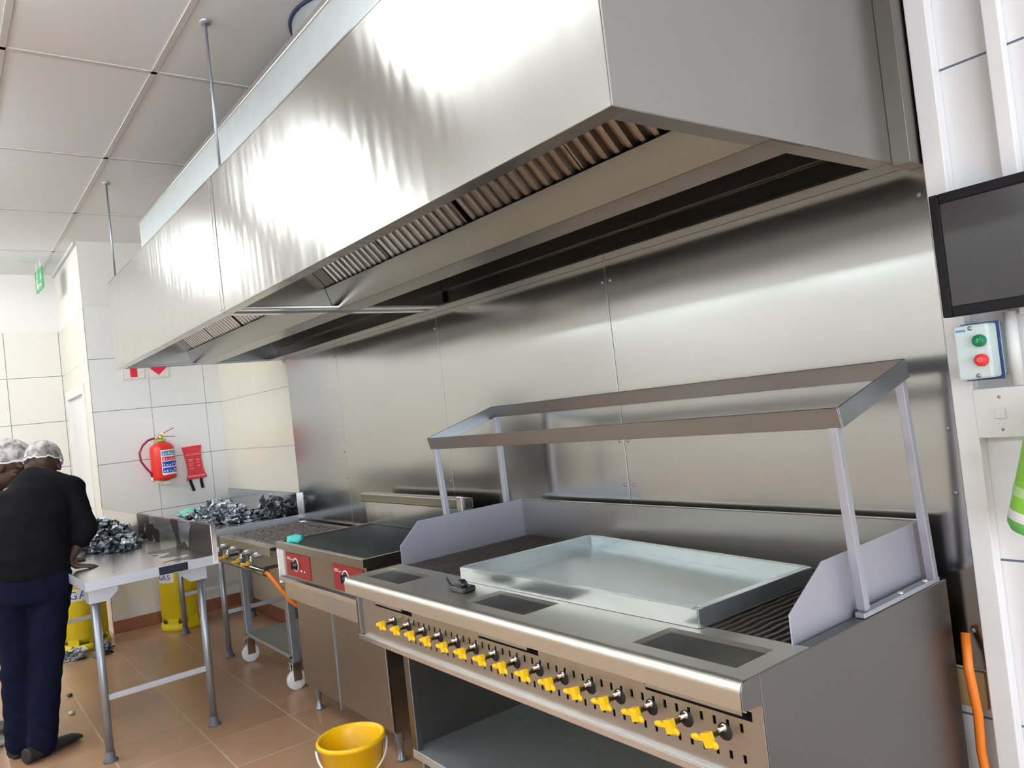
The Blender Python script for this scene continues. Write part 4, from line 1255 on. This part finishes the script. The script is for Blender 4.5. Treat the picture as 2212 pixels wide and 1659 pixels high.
e = base('light_switch', (-.775, 2.11, 1.305), 'white single light switch plate below the control box', 'light switch')
bm = BM(); box(bm, (-.834, 2.083, 1.305), (-.715, 2.0885, 1.428)); box(bm, (-.826, 2.0887, 1.312), (-.722, YK - .0005, 1.421)); obj('switch_plate', bm, 'white', e, bevel=.004)
bm = BM(); box(bm, (-.787, 2.077, 1.352), (-.763, 2.083, 1.378)); obj('rocker', bm, 'white', e, bevel=.002)
for z in (1.325, 1.405):
    bm = BM(); lathe(bm, [(0, -.001), (.0035, -.001), (.004, 0)], (-.775, 2.083, z), 'y', 10); obj('plate_screw', bm, 'tube', e)

c = (-.690, 1.985, 1.092)
e = base('spray_bottle', c, 'green tilted plastic bottle with a white band below the light switch', 'bottle')
bm = BM(); lathe(bm, [(0, 0), (.058, .004), (.066, .02), (.0665, .034), (.0655, .10), (.0635, .17), (.0625, .26), (.055, .30), (.03, .325), (.018, .335), (.018, .36), (0, .362)], c, 'z', 40); obj('bottle_body', bm, 'lime', e)
bm = BM(); lathe(bm, [(.0672, .03), (.0676, .036), (.0674, .05), (.0668, .052)], c, 'z', 40); obj('bottle_band', bm, 'white', e, label='white band')
bm = BM(); lathe(bm, [(.0585, .0035), (.0668, .018), (.0674, .0285)], c, 'z', 40); obj('bottle_foot', bm, 'limedark', e)
bm = BM(); lathe(bm, [(.0662, .085), (.0668, .09), (.0664, .105), (.0656, .108)], c, 'z', 40); obj('bottle_print', bm, mat('pale_print', (.5, .75, .35), .5), e)
bm = BM(); lathe(bm, [(0, .3625), (.022, .3625), (.022, .385), (0, .387)], c, 'z', 20); box(bm, (c[0] - .01, c[1] - .07, c[2] + .387), (c[0] + .01, c[1] + .03, c[2] + .41)); obj('spray_head', bm, 'white', e, bevel=.003)
bm = BM(); bar(bm, (c[0], YK - .001, c[2] + .29), (c[0], c[1] + .06, c[2] + .29), .012, .012); lathe(bm, [(.0585, .284), (.068, .284), (.068, .296), (.0585, .296), (.0585, .284)], c, 'z', 32); obj('wall_hook', bm, 'white', e)
e.rotation_euler.y = math.radians(15)

bm = BM(); tube(bm, [(-.925, 2.09, .80), (-.915, 2.06, .72), (-.91, 2.07, .60), (-.92, 2.085, .50), (-.90, 2.07, .35), (-.89, 2.05, .2), (-.93, 1.98, .05)], .012, 10)
single('gas_hose', bm, 'orange', 'orange gas hose hanging behind the right side of the griller', 'hose', 'orange gas hoses')
bm = BM(); box(bm, (-1.2, YK - .018, .60), (-.90, YK - .001, .695)); single('wall_batten', bm, mat('tan_board', (.42, .28, .13), .6, 0, .2, 12), 'tan board fixed to the wall below the last steel sheet', 'board', bevel=.002)

#SECTION_PEOPLE

# ================================================================== PEOPLE
def etube(bm, rows, side, seg=20):
    """rows: (centre, half width along side, half depth); closed with rounded ends."""
    side = Vector(side).normalized()
    pts = [Vector(r[0]) for r in rows]
    rings = []
    for i, (c, w, d) in enumerate(rows):
        a = pts[max(0, i - 1)]; b = pts[min(len(pts) - 1, i + 1)]
        t = (b - a).normalized()
        s = (side - t * side.dot(t)).normalized()
        n = t.cross(s)
        rings.append([bm.verts.new(pts[i] + s * math.cos(2 * PI * k / seg) * w + n * math.sin(2 * PI * k / seg) * d) for k in range(seg)])
    for A, B in zip(rings[:-1], rings[1:]):
        for k in range(seg):
            bm.faces.new((A[k], A[(k + 1) % seg], B[(k + 1) % seg], B[k]))
    bm.faces.new(list(reversed(rings[0])))
    bm.faces.new(rings[-1])

def limb(bm, pts, rs, seg=14):
    tube(bm, pts, rs, seg)
    for p, r in zip(pts, rs):
        ellipsoid(bm, p, (r, r, r), None, 14, 10)

def fuse(name, bm, m, parent, voxel=.008, smooth=6, label=None, fold=0.0, fscale=9.0):
    """Weld overlapping closed volumes into one continuous skin."""
    me = bpy.data.meshes.new('tmp')
    bm.to_mesh(me)
    bm.free()
    o = bpy.data.objects.new('tmp', me)
    COL.objects.link(o)
    r = o.modifiers.new('r', 'REMESH'); r.mode = 'VOXEL'; r.voxel_size = voxel
    sm = o.modifiers.new('s', 'SMOOTH'); sm.iterations = smooth; sm.factor = .5
    dg = bpy.context.evaluated_depsgraph_get()
    dg.update()
    me2 = bpy.data.meshes.new_from_object(o.evaluated_get(dg))
    bpy.data.objects.remove(o)
    bpy.data.meshes.remove(me)
    b = bmesh.new()
    b.from_mesh(me2)
    bpy.data.meshes.remove(me2)
    if fold > 0:
        b.normal_update()
        for v in b.verts:
            q = v.co
            v.co = q + v.normal * fold * noise.noise(Vector((q.x * fscale, q.y * fscale, q.z * fscale * 2.2 + q.y * 6)))
    for f in b.faces:
        f.smooth = True
    return obj(name, b, m, parent, label=label)

def head(bm, c, fwd, up, s=1.0):
    """Skull, jaw, nose, brow, lips, ears. c: head centre."""
    f = Vector(fwd).normalized(); u = Vector(up); u = (u - f * u.dot(f)).normalized(); r = f.cross(u)
    R = Matrix((r, f, u)).transposed()
    c = Vector(c)
    def at(x, y, z):
        return c + (r * x + f * y + u * z) * s
    ellipsoid(bm, at(0, -.012, .025), (.076 * s, .098 * s, .094 * s), R)
    ellipsoid(bm, at(0, .018, -.035), (.062 * s, .072 * s, .085 * s), R)
    ellipsoid(bm, at(0, .050, -.085), (.034 * s, .034 * s, .032 * s), R)
    ellipsoid(bm, at(0, .098, -.022), (.018 * s, .022 * s, .016 * s), R)
    limb(bm, [at(0, .084, .02), at(0, .10, -.018)], [.010 * s, .014 * s], 10)
    ellipsoid(bm, at(0, .078, -.056), (.026 * s, .017 * s, .008 * s), R)
    ellipsoid(bm, at(0, .076, -.068), (.023 * s, .016 * s, .008 * s), R)
    for k in (-1, 1):
        ellipsoid(bm, at(k * .032, .078, .022), (.026 * s, .015 * s, .009 * s), R)
        ellipsoid(bm, at(k * .042, .062, -.025), (.024 * s, .02 * s, .02 * s), R)
        ellipsoid(bm, at(k * .078, -.005, -.01), (.010 * s, .022 * s, .034 * s), R)
    return at, R

def hand(bm, wrist, palm, finger_dir, down, thumb_dir, s=1.0, curl=.35):
    """Palm with four unequal fingers and a thumb from the side of the palm."""
    w, p = Vector(wrist), Vector(palm)
    fd = Vector(finger_dir).normalized(); dn = Vector(down).normalized(); th = Vector(thumb_dir).normalized()
    etube(bm, [(w, .026 * s, .020 * s), (w.lerp(p, .5), .036 * s, .018 * s), (p, .042 * s, .016 * s), (p + fd * .02 * s, .040 * s, .013 * s)], th)
    for i, (o, L) in enumerate(((.031, .072), (.011, .082), (-.010, .076), (-.030, .060))):
        a = p + th * o * s + fd * .015 * s
        b_ = a + (fd + dn * curl * .4 + th * o * 2.0).normalized() * L * .5 * s
        c = b_ + (fd + dn * curl * 1.4).normalized() * L * .3 * s
        d = c + (fd + dn * curl * 2.4).normalized() * L * .22 * s
        limb(bm, [a, b_, c, d], [.0095 * s, .009 * s, .0085 * s, .0075 * s], 10)
    a = w.lerp(p, .45) + th * .025 * s
    b_ = a + (th * .9 + fd * .6).normalized() * .038 * s
    c = b_ + (th * .35 + fd).normalized() * .03 * s
    limb(bm, [a, b_, c], [.014 * s, .011 * s, .009 * s], 10)

def hairnet(name, at, R, s, parent, c_up=.03):
    b = bmesh.new()
    bmesh.ops.create_uvsphere(b, u_segments=48, v_segments=28, radius=1.0)
    kill = [v for v in b.verts if v.co.z < -.20 + .42 * v.co.y]
    bmesh.ops.delete(b, geom=kill, context='VERTS')
    c = at(0, -.014, c_up)
    for v in b.verts:
        n = noise.noise(v.co * 3.5) * .05 + noise.noise(v.co * 9) * .02
        q = Vector((v.co.x * .090, v.co.y * .112, v.co.z * .104)) * (1.03 + n) * s
        v.co = c + R @ q
    for f in b.faces:
        f.smooth = True
    edge = [e for e in b.edges if e.is_boundary]
    # elastic band along the open edge
    vs = sorted({v for e in edge for v in e.verts}, key=lambda v: math.atan2((R.transposed() @ (v.co - c)).y, (R.transposed() @ (v.co - c)).x))
    pts = [v.co.copy() for v in vs][::2]
    obj(name, b, 'net', parent, label='white mesh hair net')
    b2 = bmesh.new()
    tube(b2, pts, .0045, 8, closed=True)
    obj('hair_net_band', b2, 'white', parent)

def shoe(bm, heel, toe, w=.046, h=.075):
    hl, t = Vector(heel), Vector(toe)
    d = (t - hl); L = d.length; d.normalize()
    sd = Vector((-d.y, d.x, 0))
    rows = []
    for k in range(9):
        q = k / 8
        ww = w * (.72 + .28 * math.sin(min(1, q * 1.3) * PI * .62)) * (1 if q < .9 else .75)
        hh = h * (1 - .55 * q ** 1.2) * (1 if q < .95 else .7)
        rows.append((hl + d * L * q + Vector((0, 0, hh * .5 + .004)), ww, hh * .5))
    etube(bm, rows, sd, 18)

# --- person in the charcoal top and dark jeans, seen from behind, bent over the long table
p1 = base('person', (-4.72, .34, 0), 'person in charcoal top and dark jeans, back turned, leaning over the long steel table', 'person')
Rt = Vector((.30, .954, 0)); Fw = Vector((-.954, .30, 0))
pel = Vector((-4.69, .365, .945))
shc = Vector((-4.80, .405, 1.375))
rsh, lsh = shc + Rt * .185 + Vector((0, 0, -.045)), shc - Rt * .155 + Vector((0, 0, -.16))
rel, rwr = Vector((-4.67, .632, 1.10)), Vector((-4.69, .535, .958))
lel, lwr = Vector((-5.02, .20, 1.10)), Vector((-5.02, .42, .96))
hc = Vector((-4.94, .488, 1.462))
hup = Vector((-.62, .16, .76)); hf = Vector((-.72, .10, -.62))
rhip, lhip = pel + Rt * .09 + Vector((0, 0, -.03)), pel - Rt * .09 + Vector((0, 0, -.03))
rkn, ran = Vector((-4.70, .405, .49)), Vector((-4.69, .345, .085))
lkn, lan = Vector((-4.77, .275, .49)), Vector((-4.81, .262, .085))
b = BM()
at1, R1 = head(b, hc, hf, hup)
limb(b, [shc + Vector((-.03, .005, .0)), hc + Vector((.03, 0, -.05))], [.062, .056])
etube(b, [(pel + Vector((0, 0, -.06)), .15, .10), (pel + Vector((0, 0, .08)), .145, .10), (pel.lerp(shc, .5), .15, .105), (shc + Vector((.02, 0, -.10)), .17, .10), (shc, .12, .06)], Rt)
for (s_, e_, w_) in ((rsh, rel, rwr), (lsh, lel, lwr)):
    limb(b, [s_, s_.lerp(e_, .5), e_, e_.lerp(w_, .4), w_], [.048, .044, .038, .036, .026])
for (h_, k_, a_) in ((rhip, rkn, ran), (lhip, lkn, lan)):
    limb(b, [h_, h_.lerp(k_, .5), k_, k_.lerp(a_, .35), a_], [.08, .07, .052, .052, .036])
hand(b, rwr, (-4.675, .572, .920), (.25, .95, -.12), (0, 0, -1), (-.95, .25, 0), 1.0, .12)
hand(b, lwr, (-5.02, .50, .925), (0, 1, -.2), (0, 0, -1), (.95, .2, 0), 1.0, .2)
fuse('body', b, 'skin', p1, .0065, 5)
b = BM()
etube(b, [(pel + Vector((.0, 0, -.035)), .185, .135), (pel + Vector((0, 0, .05)), .187, .138), (pel.lerp(shc, .33) + Vector((.015, 0, 0)), .185, .14), (pel.lerp(shc, .62) + Vector((.02, .01, 0)), .183, .135), (pel.lerp(shc, .84) + Vector((.015, .02, -.01)), .18, .12), (shc + Vector((0, .03, .0)), .13, .085), (shc + Vector((-.03, .025, .035)), .085, .066), (shc + Vector((-.05, .042, .06)), .064, .056)], Rt, 26)
for (s_, e_, w_, k) in ((rsh, rel, rwr, .28), (lsh, lel, lwr, .28)):
    limb(b, [shc + Vector((-.02, .03, .01)), s_ + (shc - s_) * .45 + Vector((0, .0, .015)), s_, s_.lerp(e_, .5), e_, e_.lerp(w_, k)], [.078, .076, .072, .064, .057, .052])
fuse('top', b, 'shirt', p1, .010, 10, 'charcoal top with sleeves past the elbow', .010, 8)
b = BM()
etube(b, [(pel + Vector((0, 0, -.16)), .15, .115), (pel + Vector((0, 0, -.08)), .172, .132), (pel + Vector((0, 0, .0)), .172, .130), (pel + Vector((0, 0, .05)), .165, .122)], Rt, 26)
for (h_, k_, a_) in ((rhip, rkn, ran), (lhip, lkn, lan)):
    limb(b, [h_ + Vector((0, 0, -.03)), h_.lerp(k_, .35), h_.lerp(k_, .7), k_, k_.lerp(a_, .5), a_ + Vector((0, 0, -.018))], [.103, .095, .084, .076, .072, .072])
fuse('jeans', b, 'jeans', p1, .010, 8, 'dark blue jeans', .008, 10)
b = BM(); shoe(b, (-4.635, .265, 0), (-4.79, .52, 0), .050, .078); fuse('shoe', b, 'shoe', p1, .006, 4)
b = BM(); shoe(b, (-4.77, .225, 0), (-5.02, .36, 0), .05, .075); fuse('shoe', b, 'shoe', p1, .006, 4)
hairnet('hair_net', at1, R1, 1.0, p1)
b = BM()
ellipsoid(b, at1(0, -.012, .045), (.077, .096, .072), R1)
fuse('hair', b, 'hair', p1, .006, 3)

# --- second person at the left edge, face turned down towards the table
p2 = base('person', (-5.25, .14, 0), 'person in blue uniform at the left edge, face bent down, partly hidden', 'person')
F2 = Vector((.30, .954, 0)); R2t = Vector((.954, -.30, 0))
pel2 = Vector((-5.27, .08, .93)); sh2 = Vector((-5.19, .235, 1.335)); hc2 = Vector((-5.12, .352, 1.485))
b = BM()
at2, R2 = head(b, hc2, (.50, .70, -.42), (.24, .34, .91), 1.06)
limb(b, [sh2, hc2 + Vector((-.02, -.04, -.05))], [.06, .055])
etube(b, [(pel2 + Vector((0, 0, -.06)), .15, .10), (pel2.lerp(sh2, .5), .14, .10), (sh2 + Vector((0, -.02, -.10)), .16, .095), (sh2, .11, .055)], R2t)
arms2 = []
for k in (-1, 1):
    s_ = sh2 + R2t * .19 * k + Vector((0, 0, -.04)); e_ = s_ + Vector((.0, .08, -.25)); w_ = e_ + Vector((-.06 * k, .22, -.09))
    arms2.append((s_, e_, w_))
    limb(b, [s_, s_.lerp(e_, .5), e_, e_.lerp(w_, .4), w_], [.046, .042, .036, .034, .025])
    hand(b, w_, w_ + Vector((0, .075, -.02)), (0, 1, -.2), (0, 0, -1), (-.95 * k, .2, 0), 1.0, .3)
legs2 = []
for k in (-1, 1):
    h_ = pel2 + R2t * .09 * k + Vector((0, 0, -.03)); a_ = Vector((-5.22 + .12 * k, .10 - .03 * k, .085)); k_ = h_.lerp(a_, .5) + Vector((0, .03, 0))
    legs2.append((h_, k_, a_))
    limb(b, [h_, h_.lerp(k_, .5), k_, k_.lerp(a_, .35), a_], [.08, .07, .052, .052, .036])
fuse('body', b, 'skin', p2, .0065, 3)
b = BM()
etube(b, [(pel2 + Vector((0, 0, -.10)), .185, .135), (pel2 + Vector((0, 0, .05)), .178, .13), (pel2.lerp(sh2, .5), .175, .13), (sh2 + Vector((0, -.03, -.10)), .19, .12), (sh2 + Vector((0, 0, .0)), .15, .08), (sh2 + Vector((.015, .03, .045)), .085, .062)], R2t, 26)
for (s_, e_, w_) in arms2:
    limb(b, [s_ + (sh2 - s_) * .3 + Vector((0, 0, -.03)), s_, s_.lerp(e_, .5), e_], [.072, .072, .064, .058])
fuse('uniform_top', b, 'uniform', p2, .010, 8, 'blue uniform top', .006, 9)
b = BM()
for (h_, k_, a_) in legs2:
    limb(b, [h_ + Vector((0, 0, .02)), h_.lerp(k_, .4), k_, k_.lerp(a_, .5), a_], [.105, .095, .078, .072, .070])
fuse('trousers', b, 'darkcloth', p2, .010, 8, 'dark trousers', .006, 10)
for (h_, k_, a_) in legs2:
    b = BM(); shoe(b, a_ + Vector((-.03, -.07, -.085)), a_ + Vector((.06, .20, -.085))); fuse('shoe', b, 'shoegrey', p2, .006, 4, 'grey shoe')
hairnet('hair_net', at2, R2, 1.06, p2)
b = BM(); ellipsoid(b, at2(0, -.03, .018), (.080, .092, .082), R2); fuse('hair', b, 'hair', p2, .006, 3)
b = BM()
for k in (-1, 1):
    ellipsoid(b, at2(k * .032, .0885, .004), (.011, .006, .006), R2, 12, 8)
obj('eyes', b, 'paper', p2)
b = BM()
for k in (-1, 1):
    limb(b, [at2(k * .018, .094, .028), at2(k * .045, .083, .028)], [.004, .003], 8)
obj('eyebrows', b, 'hair', p2)
b = BM(); etube(b, [(pel2 + Vector((.03, .10, -.30)), .17, .010), (pel2 + Vector((.03, .125, .05)), .165, .010), (sh2 + Vector((.02, .09, -.10)), .12, .010)], R2t, 20)
fuse('apron', b, 'apron', p2, .008, 2, 'white apron')
